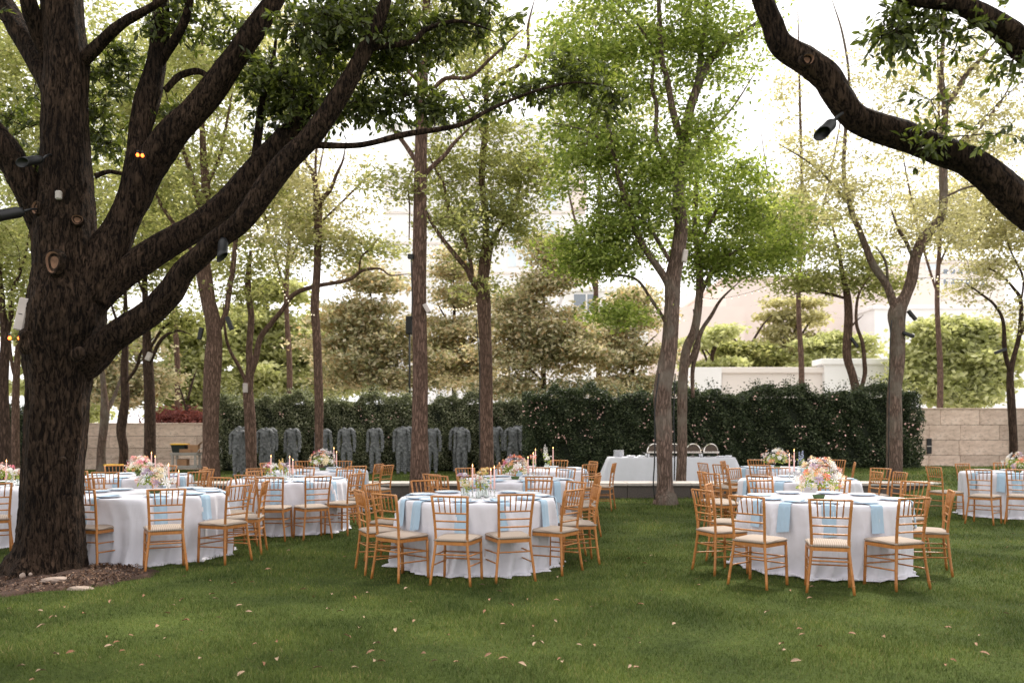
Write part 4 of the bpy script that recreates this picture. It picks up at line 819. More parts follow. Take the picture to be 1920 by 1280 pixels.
for m in NAP: m.materials.append(MT['napkin'])
PLATE = lathe('plate', [(.004, .012), (.09, .010), (.105, .016), (.150, .026), (.156, .024), (.150, .018), (.10, .004), (.004, .002)], 28)
PLATE.materials.append(MT['china']); PLATE.materials.append(MT['rim'])
for i, p in enumerate(PLATE.polygons): p.material_index = 1 if (i//28) in (3, 4) else 0
TOP_ME = lathe('tabletop', [(.002, .735), (.84, .735), (.855, .745), (.84, .760), (.002, .760)], 40); TOP_ME.materials.append(MT['card'])
LEG_ME = tube('leg', [(0, 0, 0, .016), (0, 0, .735, .016)], 8); LEG_ME.materials.append(MT['steel'])
def table(desc, px, Y, chairs, nchk=None, X=None):
    x = XA(px, Y) if X is None else X; Y0 = Y; Y += .13; x *= Y/Y0; z0 = float(gh(x, Y))*0
    t = thing('round_table', 'round table hidden beneath the white cloth of %s' % desc, 'table', (x, Y, 0), 0, 'round tables under the cloths')
    obj('tabletop', TOP_ME, None, t)
    for a in range(4): o = obj('leg', LEG_ME, None, t); o.location = (.5*math.cos(a*1.57+.4), .5*math.sin(a*1.57+.4), 0)
    c = obj('tablecloth', cloth_mesh(int(px)+int(Y*10)), MT['cloth']); c.location = (x, Y, 0)
    tag(c, 'white floor-length linen cloth draped over %s' % desc, 'tablecloth', 'white floor-length cloths on the round tables')
    info = []
    for q in chairs:
        by = q[1]-(.06 if q[1] < Y0 else -.1); bx = XA(q[0], by); turn = q[2] if len(q) > 2 else 0
        a = math.atan2(Y-by, x-bx) if turn != 'abs' else q[3]
        near = by < Y-.05; info.append((q[0], near, bx, by, a))
    for side in (True, False):
        L = sorted([i for i in info if i[1] == side]); n = len(L)
        for k, (pp, ne, bx, by, a) in enumerate(L):
            face = a+random.uniform(-.10, .10); rz = face-math.pi/2
            sx, sy = bx+.235*math.cos(face), by+.235*math.sin(face); sd = 'near' if ne else 'far'; o_ = ordl(k, n)
            place_chair(sx, sy, rz, '%s golden chair on %s side of %s' % (o_, sd, desc), 'golden chairs around the round tables', float(gh(sx, sy)))
            # place setting in front of it
            sa = math.atan2(by-Y, bx-x); rr = .70
            o = obj('plate', PLATE); o.location = (x+rr*math.cos(sa), Y+rr*math.sin(sa), .7735)
            tag(o, 'blue-rimmed plate before %s %s-side chair of %s' % (o_, sd, desc), 'plate', 'blue-rimmed plates on the round tables')
            o = obj('napkin', NAP[(k+int(px)) % 5]); o.location = (x, Y, 0.0); o.rotation_euler = (0, 0, sa+random.uniform(-.05, .05))
            tag(o, 'light blue napkin before %s %s-side chair of %s' % (o_, sd, desc), 'napkin', 'light blue napkins hanging over table edges')
    return x, Y
T = {}
T['fr'] = table('front right table', 1545, 9.2, [(1557, 7.85), (1401, 8.15), (1319, 8.95), (1331, 9.80), (1712, 8.05), (1780, 8.95), (1714, 10.2), (1427, 10.5), (1565, 10.6)])
T['fm'] = table('front middle table', 895, 9.4, [(844, 8.25), (967, 8.4), (722, 8.55), (676, 9.05), (700, 9.85), (797, 10.5), (1010, 10.55), (1073, 8.9), (1116, 9.5), (1078, 10.15)])
T['fl'] = table('front left table', 281, 10.0, [(312, 8.95), (152, 9.1), (447, 9.6), (495, 10.25), (470, 10.95), (412, 11.2), (170, 10.9), (90, 10.2)])
T['le'] = table('table cut by left edge', -25, 11.3, [(-12, 10.1), (35, 12.4), (-120, 10.6), (-150, 11.8)])
T['bl'] = table('table behind front left one', 253, 13.7, [(198, 12.5), (310, 12.5), (218, 14.9), (311, 14.95), (386, 13.5), (383, 14.2), (120, 13.9), (150, 13.0), (372, 12.8)])
T['ml'] = table('middle left table', 540, 12.7, [(596, 11.65), (506, 11.5), (461, 12.1), (478, 13.0), (668, 12.25), (672, 13.0), (568, 13.95), (484, 13.75), (646, 13.7)])
T['rl'] = table('rearmost left table before statues', 600, 15.6, [(550, 14.7), (668, 14.6), (709, 15.5), (725, 15.1), (642, 16.75), (572, 16.7), (500, 15.9)])
T['mm'] = table('table behind front middle one', 970, 12.8, [(1010, 11.6), (811, 11.9), (823, 11.55), (873, 13.8), (922, 14.0), (1010, 14.05), (1108, 11.9), (1119, 12.6), (1060, 13.9), (880, 11.7)])
T['tm'] = table('third middle table nearest buffet', 1015, 16.1, [(1105, 15.2), (1111, 16.5), (1048, 17.3), (938, 16.1), (975, 17.2), (1150, 15.75), (950, 15.1)])
T['br'] = table('table behind front right one', 1497, 12.7, [(1425, 11.5), (1318, 12.6), (1335, 12.1), (1378, 13.7), (1460, 14.0), (1642, 12.75), (1650, 13.8), (1686, 12.7), (1560, 11.6)])
T['tr'] = table('third right table by hedge', 1470, 16.5, [(1319, 16.3), (1352, 15.6), (1357, 17.0), (1425, 15.25), (1418, 17.7), (1538, 15.3), (1570, 17.6), (1601, 16.3)])
T['re'] = table('table at right edge', 1903, 14.8, [(1752, 14.5), (1836, 13.45), (1912, 13.4), (1806, 15.9), (1884, 16.05), (2010, 14.2)])
# ------------------------------------------------------------------ flowers and candles
def rose(seed):
    r = random.Random(seed); bm = bmesh.new()
    for ring, (n, rad, op, h) in enumerate(((3, .25, .15, .9), (5, .5, .45, .85), (6, .8, .85, .6), (7, 1.0, 1.25, .3))):
        for i in range(n):
            a = 2*math.pi*i/n+ring*.5+r.random()*.3; cols = []
            for u in (-1, 0, 1):
                w = .62/n*6.0*u*.5; row = []
                for t in (0, .5, 1):
                    rr = rad*t*(.55+.45*op/1.25); z = h*math.sin(t*1.4)*(1-.35*t*op*.5)-(0 if u == 0 else .06*t)
                    aa = a+w*(.3+.5*t) if t > 0 else a; row.append(bm.verts.new((rr*math.cos(aa)*(1 if u == 0 else .95), rr*math.sin(aa)*(1 if u == 0 else .95), z)))
                cols.append(row)
            for c in range(2):
                for t in range(2):
                    try: bm.faces.new((cols[c][t], cols[c+1][t], cols[c+1][t+1], cols[c][t+1]))
                    except ValueError: pass
    return bm2me(bm, 'bloom', True)
BL = {}
def bloom_me(color, k):
    if (color, k) not in BL:
        m = rose(k); m.materials.append(PET[color]); BL[(color, k)] = m
    return BL[(color, k)]
def rotz_to(d):
    return Vector(d).to_track_quat('Z', 'Y').to_euler()
BOWL = lathe('bowl', [(.004, 0), (.05, 0), (.062, .02), (.07, .045), (.066, .046), (.058, .02), (.004, .012)], 18); BOWL.materials.append(MT['stem'])
def bouquet(label, x, y, w, h, cols, n=34, z0=.772, seed=1, green=260):
    h *= 1.18; n = int(n*1.25)
    r = random.Random(seed); t = thing('flower_bouquet', label, 'flowers', (x, y, z0), 0, 'low flower arrangements on the tables')
    obj('bowl', BOWL, None, t)
    C = []
    for i in range(n):
        a = r.random()*6.283; e = r.uniform(-.25, 1.5); sp = r.uniform(.72, 1.05)
        d = (math.cos(a)*math.cos(e), math.sin(a)*math.cos(e), math.sin(e)); p = (d[0]*w*.5*sp, d[1]*w*.45*sp, .035+h*.34+d[2]*h*.55*sp)
        o = obj('bloom', bloom_me(r.choice(cols), r.randrange(3)), None, t); o.location = p; o.rotation_euler = rotz_to((d[0], d[1], d[2]+.25)); s = r.choice((.030, .038, .048, .058)); o.scale = (s, s, s)
        C.append(p)
    g = np.random.default_rng(seed); q = g.standard_normal((green, 3)); q /= np.linalg.norm(q, axis=1)[:, None]; q[:, 2] = np.abs(q[:, 2])*1.0-.25
    c = q*np.array([w*.46, w*.42, h*.5])*g.uniform(.5, 1.05, (green, 1))+[0, 0, .04+h*.28]
    V, F = leafquads(c, .055, .022, .3, 0); obj('greenery', npmesh('greenery', V, F), MT['elmleaf2'], t, 'stuff')
    q = g.standard_normal((130, 3)); q /= np.linalg.norm(q, axis=1)[:, None]; q[:, 2] = np.abs(q[:, 2]); c = q*np.array([w*.5, w*.46, h*.62])*g.uniform(.8, 1.1, (130, 1))+[0, 0, .04+h*.28]
    V, F = leafquads(c, .022, .02, .1, 0); obj('filler_flowers', npmesh('filler', V, F), PET['white'], t, 'stuff')
    return t
def onT(px, key, dy=0.):
    """a point on table `key` seen at column px"""
    x, Y = T[key]; return XA(px, Y+dy), Y+dy
MIX = ['cream', 'white', 'blush', 'lav', 'coral', 'cream', 'white', 'peach', 'lav']
bouquet('large cream, lavender and peach bouquet on front right table', *onT(1535, 'fr', -.05), .50, .40, MIX, 66, seed=3)
bouquet('low white and cream bouquet on front left table', *onT(290, 'fl', 0), .42, .30, ['white', 'cream', 'blush', 'lav', 'white'], 38, seed=4)
bouquet('white and peach bouquet on table behind front left one', *onT(262, 'bl', 0), .46, .28, ['white', 'cream', 'blush', 'peach', 'pink'], 38, seed=5)
bouquet('white bouquet with coral blooms on rearmost left table', *onT(605, 'rl', 0), .50, .34, ['white', 'lav', 'peach', 'cream', 'pink', 'white'], 36, seed=6)
bouquet('pastel bouquet with lavender roses on table behind front middle one', *onT(966, 'mm', 0), .44, .30, MIX+['pink'], 44, seed=7)
bouquet('wide white and peach bouquet on third right table', *onT(1457, 'tr', 0), .62, .34, ['white', 'cream', 'peach', 'blush', 'white'], 40, seed=8)
bouquet('pastel bouquet on table at right edge', *onT(1908, 'fr' if 0 else 're', 0), .44, .30, MIX, 34, seed=9)
bouquet('pink and white bouquet on table cut by left edge', *onT(2, 'le', .2), .36, .24, ['blush', 'pink', 'white', 'blush'], 26, seed=10)
CAND = tube('candle', [(0, 0, .085, .0115), (0, 0, .2, .0105), (0, 0, .33, .008)], 10); CAND.materials.append(MT['candle'])
FLM = lathe('flame', [(.0005, .335), (.004, .342), (.0045, .35), (.002, .362), (.0003, .372)], 8); FLM.materials.append(MT['flame'])
WICK = tube('wick', [(0, 0, .33, .001), (0, 0, .342, .001)], 5); WICK.materials.append(MT['black'])
HOLD = lathe('holder', [(.002, 0), (.032, 0), (.034, .005), (.010, .012), (.007, .04), (.012, .06), (.010, .07), (.016, .085), (.016, .10), (.012, .10), (.012, .084), (.002, .082)], 14); HOLD.materials.append(MT['glass'])
def candle(label, x, y, s=1., zs=1.):
    t = thing('taper_candle', label, 'candle', (x, y, .772), 0, 'pink taper candles on the tables'); t.scale = (s, s, s*zs)
    obj('holder', HOLD, None, t); obj('wax', CAND, None, t); obj('wick', WICK, None, t); obj('flame', FLM, None, t)
for key, px, dy, zs, lab in (('fm', 886, -.05, 1.05, 'leftmost pink taper candle on front middle table'), ('fm', 920, .1, .9, 'middle pink taper candle on front middle table'), ('fm', 927, -.1, 1.0, 'rightmost pink taper candle on front middle table'),
        ('fl', 316, -.05, 1., 'pink taper candle right of the bouquet on front left table'), ('fl', 335, .15, .75, 'shorter pink candle at right end of front left centrepiece'), ('bl', 284, .1, 1.1, 'taller of two candles on table behind front left one'), ('bl', 291, -.1, .95, 'shorter of two candles on table behind front left one'),
        ('ml', 508, 0, 1.05, 'pink taper candle left of the bud vases, middle left table'), ('ml', 543, .1, 1., 'middle pink taper candle on middle left table'), ('ml', 549, -.1, .9, 'rightmost pink taper candle on middle left table'), ('rl', 626, .1, 1.2, 'taller of two candles on rearmost left table'), ('rl', 631, -.1, 1., 'shorter of two candles on rearmost left table'),
        ('mm', 990, -.15, 1., 'pink candle touching the bouquet on table behind front middle one'), ('mm', 1000, .1, 1.15, 'taller right candle on table behind front middle one'), ('tm', 1004, 0, 1.1, 'left candle beside the white flower stalk, third middle table'), ('tm', 1037, 0, 1.2, 'right candle beside the white flower stalk, third middle table'),
        ('br', 1489, 0, 1.3, 'tallest pink candle on table behind front right one'), ('br', 1480, .15, 1.1, 'leftmost pink candle on table behind front right one'), ('br', 1521, -.1, 1.0, 'right pink candle with visible flame, table behind front right one'), ('le', 12, -.1, 1.0, 'pink candle on table cut by left edge')):
    candle(lab, *onT(px, key, dy), 1., zs)
VASE = lathe('vase', [(.002, 0), (.024, 0), (.03, .01), (.032, .05), (.02, .085), (.012, .11), (.016, .125), (.014, .125), (.010, .11), (.018, .085), (.028, .05), (.026, .012), (.002, .008)], 16); VASE.materials.append(MT['glass'])
def budvase(label, x, y, kind, col, hh=.2, seed=1):
    r = random.Random(seed); t = thing('bud_vase', label, 'vase', (x, y, .772), 0, 'glass bud vases of stems on the tables'); obj('vase', VASE, None, t)
    for i in range(3):
        a = i*2.1+r.random(); e = (.03*math.cos(a), .03*math.sin(a), .1+hh*r.uniform(.7, 1)); st = obj('stem', tube('stem', [(0, 0, .02, .002), (e[0]*.4, e[1]*.4, e[2]*.6, .002), (*e, .0015)], 5), MT['stem'], t)
        if kind == 'stalk':
            m = 16
            for k in range(m):
                f = k/m; b = obj('bloom', bloom_me(col, k % 3), None, t); b.location = (e[0]*(.6+.4*f)+.018*(1.1-f)*math.cos(k*2.4), e[1]*(.6+.4*f)+.018*(1.1-f)*math.sin(k*2.4), e[2]*(.62+.52*f)); s = .019*(1.15-f*.7); b.scale = (s, s, s); b.rotation_euler = rotz_to((math.cos(k*2.4), math.sin(k*2.4), .5))
        else:
            for k in range(6):
                b = obj('bloom', bloom_me(col if r.random() < .8 else 'white', k % 3), None, t); b.location = (e[0]+r.uniform(-.035, .035), e[1]+r.uniform(-.035, .035), e[2]+r.uniform(-.03, .04)); s = r.uniform(.018, .03); b.scale = (s, s, s); b.rotation_euler = rotz_to((r.uniform(-1, 1), r.uniform(-1, 1), 1))
    g = np.random.default_rng(seed); c = g.standard_normal((26, 3))*[.025, .025, .035]+[0, 0, .08+hh*.55]; V, F = leafquads(c, .045, .02, .3, 0); obj('greenery', npmesh('greenery', V, F), MT['elmleaf2'], t, 'stuff')
for key, px, dy, kind, col, hh, lab in (('fm', 905, .05, 'cluster', 'yellow', .24, 'bud vase of tall yellow blooms on front middle table'), ('fm', 912, -.12, 'cluster', 'white', .12, 'bud vase of white blooms right of centre, front middle table'), ('fm', 869, 0, 'cluster', 'lav', .14, 'leafy bud vase of lavender at left on front middle table'), ('fm', 897, -.2, 'cluster', 'blush', .14, 'short bud vase of blush blooms nearest camera, front middle table'), ('fm', 876, -.12, 'cluster', 'cream', .06, 'lowest cream bud vase on front middle table'),
        ('ml', 527, 0, 'stalk', 'yellow', .2, 'bud vase with yellow stalk on middle left table'), ('ml', 535, -.1, 'cluster', 'lav', .14, 'bud vase of lavender blooms on middle left table'), ('ml', 514, -.15, 'cluster', 'white', .12, 'left white bud vase on middle left table'), ('ml', 502, .1, 'cluster', 'pink', .13, 'bright pink bloom in bud vase, middle left table'),
        ('tm', 1023, 0, 'stalk', 'white', .34, 'tall white flower stalk on third middle table'), ('tm', 1028, -.1, 'cluster', 'white', .14, 'low white bud vase on third middle table'), ('tm', 1000, -.2, 'cluster', 'coral', .14, 'small coral bud vase on third middle table'),
        ('br', 1502, .1, 'stalk', 'blue', .34, 'tall pale blue flower stalk on table behind front right one'), ('br', 1512, -.05, 'cluster', 'yellow', .18, 'yellow bud vase on table behind front right one'), ('br', 1530, 0, 'cluster', 'coral', .1, 'coral bud vase on table behind front right one'),
        ('le', 22, -.15, 'cluster', 'white', .12, 'white bud vase on table cut by left edge'), ('le', 33, 0, 'cluster', 'blush', .10, 'blush bud vase nearest the oak, table cut by left edge')):
    budvase(lab, *onT(px, key, dy), kind, col, hh, int(px))
# ------------------------------------------------------------------ buffet
BX, BY = XA(1257, 23.4), 23.4
def buffet_cloth():
    w, d, h = 1.76, .42, .77; n = 220; per = []; 
    for i in range(n):
        a = 2*math.pi*i/n; c, s = math.cos(a), math.sin(a); m = (abs(c)**14+abs(s)**14)**(1/14); per.append((c/m, s/m))
    rings = [(.0, h), (.5, h), (.97, h), (1.0, h-.004), (1.004, h-.02)]; V, F = [], []
    for s, z in rings:
        for x, y in per: V.append((x*w*s, y*d*s if s < 1 else y*(d+.002), z))
    for j in range(1, 15):
        t = j/14
        for i, (x, y) in enumerate(per):
            f = .5*math.sin(i*.55+1)+.5*math.sin(i*.23); e = .02+.05*t*f*.6+.20*t*(abs(x) > .999)*1.0; V.append((x*(w+e+.10*t), y*(d+.01+.05*t+.03*t*f), h-.02-(h-.025)*t))
    m = len(V)//n
    for j in range(m-1):
        for i in range(n): k = (i+1) % n; F.append((j*n+i, j*n+k, (j+1)*n+k, (j+1)*n+i))
    return pymesh('tablecloth', V, F, True)
bt = thing('buffet_table', 'long folding table hidden beneath the pale blue buffet cloth', 'table', (BX, BY, 0))
obj('tabletop', box('tabletop', 3.4, .76, .03, .004, (0, 0, .74)), MT['card'], bt)
for sx in (-1.5, 1.5):
    for sy in (-.3, .3): o = obj('leg', LEG_ME, None, bt); o.location = (sx, sy, 0); o.scale = (1, 1, .98)
c = obj('tablecloth', buffet_cloth(), MT['bcloth']); c.location = (BX, BY, 0); tag(c, 'pale blue cloth draped over the long buffet table behind low wall', 'tablecloth')
def chafer(px, lab, rz=0.):
    t = thing('chafing_dish', lab, 'chafing dish', (XA(px, BY), BY, .772), rz, 'steel chafing dishes on the buffet')
    V, F = [], []; n = 14; R0 = .215
    for k, yy in enumerate((-.24, -.22, 0, .22, .24)):
        rr = R0*(.9 if k in (0, 4) else 1)
        for i in range(n+1): a = math.pi*i/n; V.append((rr*math.cos(a), yy, .16+rr*1.08*math.sin(a)))
    for k in range(4):
        for i in range(n): q = k*(n+1)+i; F.append((q, q+1, q+n+2, q+n+1))
    F.append(tuple(range(n, -1, -1))); F.append(tuple(range(4*(n+1), 5*(n+1))))
    lm_ = pymesh('lid', V, F, False); lm_.materials.append(MT['steel']); lm_.materials.append(MT['reflsteel'])
    lm_.polygons[len(F)-1].material_index = 1; lm_.polygons[len(F)-2].material_index = 1  # end caps darkened in colour to stand in for dark reflections
    obj('lid', lm_, None, t)
    obj('pan', box('pan', .47, .54, .05, .008, (0, 0, .135)), MT['steel'], t)
    obj('handle', tube('handle', [(-.06, -.24, .31, .006), (-.05, -.28, .32, .006), (.05, -.28, .32, .006), (.06, -.24, .31, .006)], 6, 4), MT['black'], t)
    for sx in (-1, 1):
        for sy in (-1, 1): obj('leg', tube('leg', [(sx*.2, sy*.23, .12, .009), (sx*.215, sy*.24, 0, .009)], 6), MT['black'], t)
    obj('burner', lathe('burner', [(.002, 0), (.045, 0), (.045, .05), (.002, .052)], 12), MT['steel'], t)
chafer(1222, 'leftmost dome-lidded steel chafing dish on the buffet', .15); chafer(1262, 'steel chafing dish mostly hidden behind the trunks on the buffet'); chafer(1298, 'steel chafing dish just right of the mossy trunk', -.1); chafer(1328, 'rightmost dome-lidded steel chafing dish on the buffet', .1)
st = thing('plate_stack', 'tall stack of white plates at the buffet left end', 'plates', (XA(1160, BY), BY, .772))
bp = lathe('plate', [(.002, .0), (.07, 0), (.15, .012), (.152, .016), (.07, .006), (.002, .005)], 24); bp.materials.append(MT['china'])
for i in range(14): o = obj('plate', bp, None, st); o.location = (random.uniform(-.004, .004), random.uniform(-.004, .004), i*.0135)
for px, w, h, lab in ((1183, .26, .05, 'low white dish beside the plate stack on buffet'), (1202, .24, .05, 'second low white dish on the buffet, nearer the chafers'), (1214, .13, .1, 'small white tub before the leftmost chafing dish'), (1314, .13, .1, 'small white tub between the two right chafing dishes'), (1352, .3, .035, 'flat white tray at the buffet right end'), (1366, .2, .05, 'folded white cloth bundle at the buffet corner')):
    me = lathe('dish', [(.002, 0), (w*.32, 0), (w*.45, h*.5), (w*.5, h), (w*.46, h), (w*.4, h*.45), (.002, h*.3)], 18); o = obj('serving_dish', me, MT['china']); o.location = (XA(px, BY-.2), BY-.2, .773); tag(o, lab, 'dish')
# ------------------------------------------------------------------ cart with bins
CY = 29.3; cx = XA(349, CY); t = thing('utility_cart', 'grey plastic utility cart parked before the left stone wall', 'cart', (cx, CY, 0))
def tray(z): 
    o = obj('shelf', box('shelf', .95, .5, .05, .01, (0, 0, z)), MT['cart'], t)
    for s in (-1, 1): obj('shelf_lip', box('shelf_lip', .95, .03, .05, .004, (0, s*.235, z+.051)), MT['cart'], o)
tray(.20); tray(.66)
for sx in (-1, 1):
    for sy in (-1, 1):
        obj('upright', box('upright', .07, .05, .41, .006, (sx*.40, sy*.2, .43)), MT['cart'], t)
        w = obj('wheel', lathe('wheel', [(.002, -.02), (.055, -.02), (.065, -.012), (.065, .012), (.055, .02), (.002, .02)], 16), MT['black'], t); w.location = (sx*.40, sy*.19, .075); w.rotation_euler = (0, R(90), 0)
obj('push_handle', tube('push_handle', [(.46, -.22, .66, .014), (.56, -.22, .85, .014), (.56, .22, .85, .014), (.46, .22, .66, .014)], 8, 3), MT['cart'], t)
def tote(label, x, y, z, w, d, h):
    q = thing('storage_tote', label, 'storage tote', (x, y, z)); bm = bmesh.new(); bmesh.ops.create_cube(bm, size=1)
    for v in bm.verts: v.co.x *= w*(.86 if v.co.z < 0 else 1); v.co.y *= d*(.86 if v.co.z < 0 else 1); v.co.z = (v.co.z+.5)*h
    bmesh.ops.bevel(bm, geom=list(bm.edges), offset=.012, segments=2, affect='EDGES'); obj('bin', bm2me(bm, 'bin'), MT['tote'], q); obj('lid', box('lid', w+.05, d+.05, .045, .012, (0, 0, h+.022)), MT['yellow'], q)
tote('black tote with yellow lid standing on the cart', cx-.22, CY, .735, .50, .38, .27)
tote('black tote with yellow lid on grass between two crooked elms', XA(215, CY), CY, 0, .55, .4, .27)
def carton(label, x, y, z, w, d, h, rz, flaps=True):
    q = thing('cardboard_box', label, 'cardboard box', (x, y, z), rz); obj('body', box('body', w, d, h, .004, (0, 0, h/2)), MT['card'], q)
    if flaps:
        for s in (-1, 1):
            f = obj('flap', box('flap', w*.45, d, .008, 0, (s*w*.22, 0, 0)), MT['card'], q); f.location = (s*w*.5, 0, h+.002); f.rotation_euler = (0, -s*R(40 if s > 0 else 15), 0)
carton('open brown cardboard box at the right of the cart top', cx+.28, CY, .735, .34, .3, .27, .1)
carton('flat pale carton tilted against the box on the cart', cx+.06, CY-.24, .74, .4, .02, .12, .05, False)
carton('reddish crate on the lower cart shelf', cx-.1, CY, .275, .34, .28, .22, 0, False)
# ------------------------------------------------------------------ fixtures on the trees
def spot(label, p, d, L=.30, r=.055, armto=None):
    t = thing('tree_spotlight', label, 'spotlight', p, 0, 'black spotlights mounted in the trees'); me = lathe('housing', [(.002, 0), (r*.6, 0), (r*.8, .02), (r, .05), (r, L*.72), (r*1.05, L*.73), (r*1.05, L), (r*.96, L), (r*.96, L*.7), (.002, L*.66)], 18)
    for v in me.vertices:
        if v.co.z > L*.9: v.co.z -= (v.co.x/r)*L*.22
    o = obj('housing', me, MT['black'], t); o.rotation_euler = rotz_to(d)
    if armto is not None: a = Vector(armto)-Vector(p); obj('arm', tube('arm', [(0, 0, 0, .012), (a.x*.5, a.y*.5, a.z*.5+.01, .012), (*a, .012)], 8), MT['black'], t)
spot('large black canister spotlight hanging below the right oak limb', P(1562, 229, 6.25), P(1530, 262, 6.1)-P(1562, 229, 6.25), .20, .045, P(1580, 212, 6.3))
spot('black spotlight hanging under the oak fork left of centre', P(419, 448, 8.4), P(416, 492, 8.3)-P(419, 448, 8.4), .22, .05, P(424, 436, 8.5))
spot('black spotlight pointing left from the oak below two limbs', P(45, 396, 8.2), P(0, 404, 8.1)-P(45, 396, 8.2), .28, .055, P(72, 392, 8.4))
spot('black spotlight at upper left of the oak trunk', P(80, 298, 8.3), P(50, 303, 8.2)-P(80, 298, 8.3), .2, .045, P(95, 290, 8.45))
def tbox(name, label, px, py, Y, w, h, rot, mat, d=.1, cat='speaker'):
    t = thing(name, label, cat, P(px, py, Y)); t.rotation_euler = (0, rot, 0); obj('housing', box('housing', w, d, h, .012), MT[mat], t); obj('bracket', box('bracket', w*.3, d*.9, h*.2, .004, (0, d*.8, 0)), MT['black'], t); return t
sp = tbox('wall_speaker', 'white slanted speaker box strapped to the left of the oak', 45, 590, 8.5, .105, .34, R(12), 'speaker', .12)
obj('badge', box('badge', .04, .004, .008, 0, (0, -.062, 0)), MT['black'], sp)
tbox('junction_box', 'small grey box on the oak above its lower scar', 110, 366, 8.38, .06, .09, 0, 'cart', .05, 'junction box')
for px, py, Y, w, h, rot, m, lab in ((800, 578, 17.4, .09, .20, R(-30), 'speaker', 'pale lamp head angled right of the straight trunk'), (770, 481, 17.5, .12, .10, 0, 'black', 'small black box high on the straight trunk'), (279, 668, 27.7, .16, .28, R(25), 'speaker', 'pale lamp head on the dark straight elm'), (430, 606, 24.7, .13, .42, R(-20), 'black', 'dark lamp head right of the stout curving elm'), (376, 625, 24.7, .13, .36, R(12), 'black', 'dark lamp head left of the stout curving elm'),
        (1284, 480, 16.8, .1, .25, R(8), 'speaker', 'pale lamp head on the broad leafy elm'), (1710, 591, 20.8, .08, .3, R(-40), 'black', 'upper dark lamp head on the V-shaped elm'), (1703, 627, 20.8, .08, .3, R(-70), 'black', 'lower dark lamp head on the V-shaped elm'), (460, 727, 25.8, .14, .3, 0, 'speaker', 'pale lamp box on the arching-limbed elm'), (1602, 642, 28.7, .1, .4, R(-35), 'black', 'dark lamp head on the flat-topped elm'), (1876, 658, 26.7, .4, .1, R(-20), 'black', 'dark lamp head on the thin crooked elm')):
    tbox('lamp_head', lab, px, py, Y, w, h, rot, m, .1, 'lamp')
for px0, Y, pts, lab in ((1228, 16.8, [(1228, 936), (1225, 905), (1227, 870), (1228, 820), (1228, 760), (1236, 700)], 'black cable running down the left of the broad leafy elm'), (1264, 18.2, [(1264, 900), (1265, 850), (1263, 780), (1266, 700)], 'black conduit between the two trunks behind the low wall'),
        (899, 20.7, [(900, 880), (899, 780), (899, 680), (893, 600)], 'black conduit down the left of the forked elm'), (1668, 20.7, [(1666, 880), (1667, 760), (1669, 640), (1672, 600)], 'black cable down the left of the V-shaped elm'), (771, 17.3, [(772, 600), (773, 560), (772, 520), (771, 480)], 'short black cable high on the straight trunk')):
    o = obj('cable', tube('cable', [(*P(a, b, Y), .014) for a, b in pts], 6, 4), MT['black']); tag(o, lab, 'cable')
# lit lamps
for px, py, Y, lab in ((258, 291, 8.28, 'left amber bulb glowing in the oak fork'), (267, 292, 8.28, 'right amber bulb glowing in the oak fork'), (18, 634, 14, 'left amber bulb glowing at the left edge'), (36, 634, 14, 'right amber bulb glowing beside the oak at left edge')):
    t = thing('amber_bulb', lab, 'light bulb', P(px, py, Y)); k = Y/8.28; obj('glass', lathe('glass', [(.001, -.018*k), (.012*k, -.012*k), (.017*k, 0), (.012*k, .014*k), (.007*k, .02*k)], 12), MT['amber'], t); obj('socket', lathe('socket', [(.008*k, .018*k), (.010*k, .03*k), (.008*k, .05*k), (.001, .05*k)], 10), MT['black'], t)
BULB = lathe('bulb', [(.0015, -.05), (.016, -.043), (.023, -.026), (.018, -.006), (.011, .004)], 10); BULB.materials.append(MT['bulb'])
SOCK = lathe('socket', [(.011, .0), (.013, .01), (.012, .035), (.001, .04)], 8); SOCK.materials.append(MT['wirem'])
def strand(label, pts, n, bs=1.):
    w = [P(*q) for q in pts]; t = thing('string_lights', label, 'string lights', w[0], 0, 'strings of small bulbs between the trees'); b = w[0]
    c = crom([(*(q-b), .004*bs) for q in w], 10); obj('wire', tube('wire', c, 4), MT['wirem'], t)
    L = np.concatenate([[0], np.cumsum(np.linalg.norm(np.diff(c[:, :3], axis=0), axis=1))])
    for i in range(n):
        q = L[-1]*(i+.5)/n; p = [np.interp(q, L, c[:, k]) for k in range(3)]
        o = obj('bulb', BULB, None, t); o.location = (p[0], p[1], p[2]-.03*bs); o.scale = (bs*.65,)*3; s = obj('socket', SOCK, None, t); s.location = (p[0], p[1], p[2]-.03*bs); s.scale = (bs*.65,)*3
strand('string lights sagging from the leafy elm to the V-shaped elm', [(1312, 556, 20.3), (1340, 560, 20.3), (1390, 552, 20.3), (1450, 530, 20.4), (1540, 470, 20.6), (1620, 425, 20.8), (1690, 350, 20), (1745, 305, 18)], 46, 0.97)
strand('string lights rising from the V-shaped elm to the upper right', [(1716, 522, 20.6), (1750, 518, 20), (1790, 500, 19), (1830, 455, 17.5), (1870, 385, 16), (1905, 290, 14), (1940, 180, 12)], 40, 0.94)
strand('string lights running level to the right edge', [(1716, 522, 20.6), (1770, 522, 21), (1840, 526, 22), (1930, 524, 23)], 24, 0.94)
strand('near string lights crossing behind the right oak limb', [(1745, 305, 9), (1800, 262, 8.6), (1840, 225, 8.2), (1870, 195, 7.9), (1930, 140, 7.5)], 9, .9)
strand('short string lights left of the forked elm', [(800, 565, 18.2), (830, 575, 19), (865, 576, 20), (897, 566, 20.7)], 16, 0.86)
strand('string lights ending at the slim bare elm', [(470, 445, 20), (510, 500, 21.5), (540, 560, 23), (565, 583, 24.3), (591, 588, 25.3)], 30, 1.01)
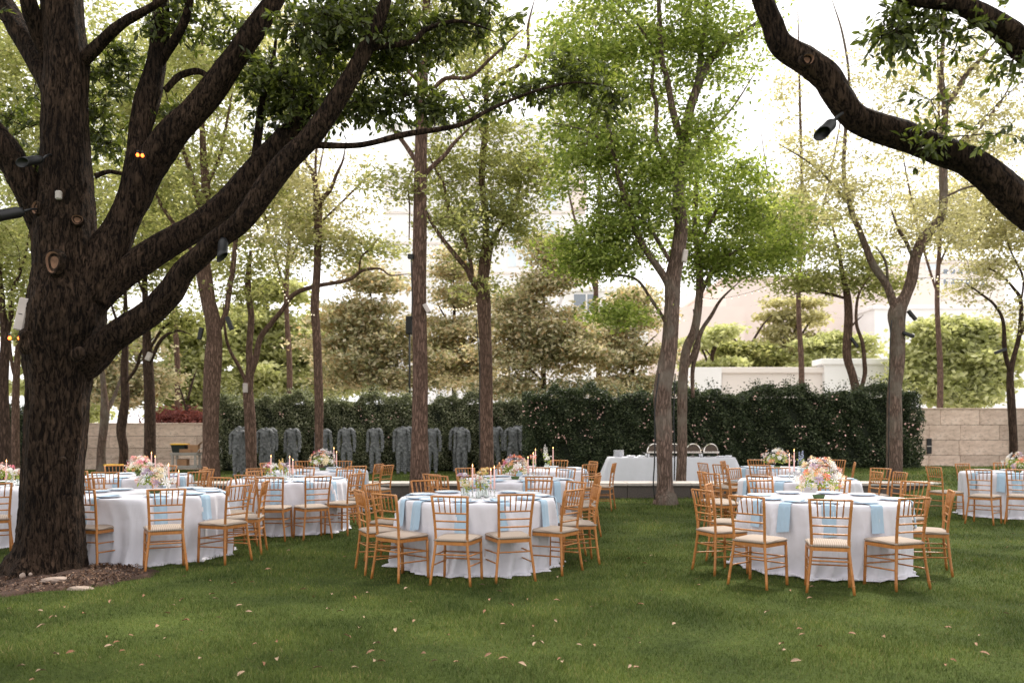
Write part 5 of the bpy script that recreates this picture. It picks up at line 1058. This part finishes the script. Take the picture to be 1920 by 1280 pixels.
strand('string lights crossing the upper left elms', [(441, 470, 24), (470, 440, 22), (520, 410, 20), (575, 470, 22)], 12, 1.4)
# ------------------------------------------------------------------ fallen leaves
def dryleaf(seed):
    r = random.Random(seed); n = 7; V, F = [], []
    for i in range(n+1):
        t = i/n; w = .19*math.sin(math.pi*min(1, t*1.02))**.8; cz = .10*math.sin(t*math.pi)*r.uniform(.6, 1)+.10*t*t*r.uniform(0, 1)
        V += [(-w, t, cz+.13*w/.19), (0, t, cz), (w, t, cz+.13*w/.19*r.uniform(.5, 1.3))]
    for i in range(n): a = i*3; F += [(a, a+1, a+4, a+3), (a+1, a+2, a+5, a+4)]
    return pymesh('dry_leaf', V, F, True)
DL = []
for i, m in enumerate(('dry', 'dry2', 'dry3', 'dry2', 'dry')):
    q = dryleaf(i); q.materials.append(MT[m]); DL.append((q, m))
LL = {'dry': 'fallen tan leaf lying on the lawn', 'dry2': 'fallen pale straw-coloured leaf lying on the lawn', 'dry3': 'fallen dark brown leaf lying on the lawn'}
random.seed(11); cnt = 0
known = [(68, 1183), (683, 1166), (838, 1200), (742, 1194), (472, 1218), (1000, 1180), (908, 1240), (1530, 1218), (1175, 1200), (1838, 1200), (950, 1178), (1605, 1197), (770, 1134), (700, 1252), (850, 1252), (370, 1190), (660, 1122), (1655, 1200), (250, 1198), (300, 1240), (520, 1250), (1780, 1246), (160, 1158), (205, 1137), (271, 1121), (320, 1140), (307, 1155), (340, 1170), (200, 1200), (195, 1220), (98, 1230), (372, 1245), (620, 1148)]
while cnt < 150:
    if cnt < len(known): px, py = known[cnt]
    else:
        px = random.uniform(0, 1920); py = 985+295*random.random()**.8
        if random.random() < (px/1920)*.45: continue
    Y = FPX*CH/(py-HZ); x = XA(px, Y)
    if any(math.hypot(x-a, Y-b) < 1.05 for a, b in T.values()) or math.hypot(x-OX, Y-OY) < .5: cnt += (cnt < len(known)); continue
    me, m = random.choice(DL); o = obj('fallen_leaf', me); s = random.uniform(.04, .075); o.location = (x, Y, float(gh(x, Y))+.028+random.random()*.008); o.scale = (s, s, s)
    o.rotation_euler = (random.uniform(-.35, .35), random.uniform(-.5, .5), random.random()*6.28); tag(o, LL[m], 'leaf', LL[m].replace('fallen', 'fallen scattered').replace('leaf', 'leaves')); cnt += 1
print('objects', len(bpy.data.objects), 'tris', sum(sum(len(p.vertices)-2 for p in m.polygons) if len(m.polygons) < 3000 else len(m.polygons)*(len(m.polygons[0].vertices)-2) for m in bpy.data.meshes))
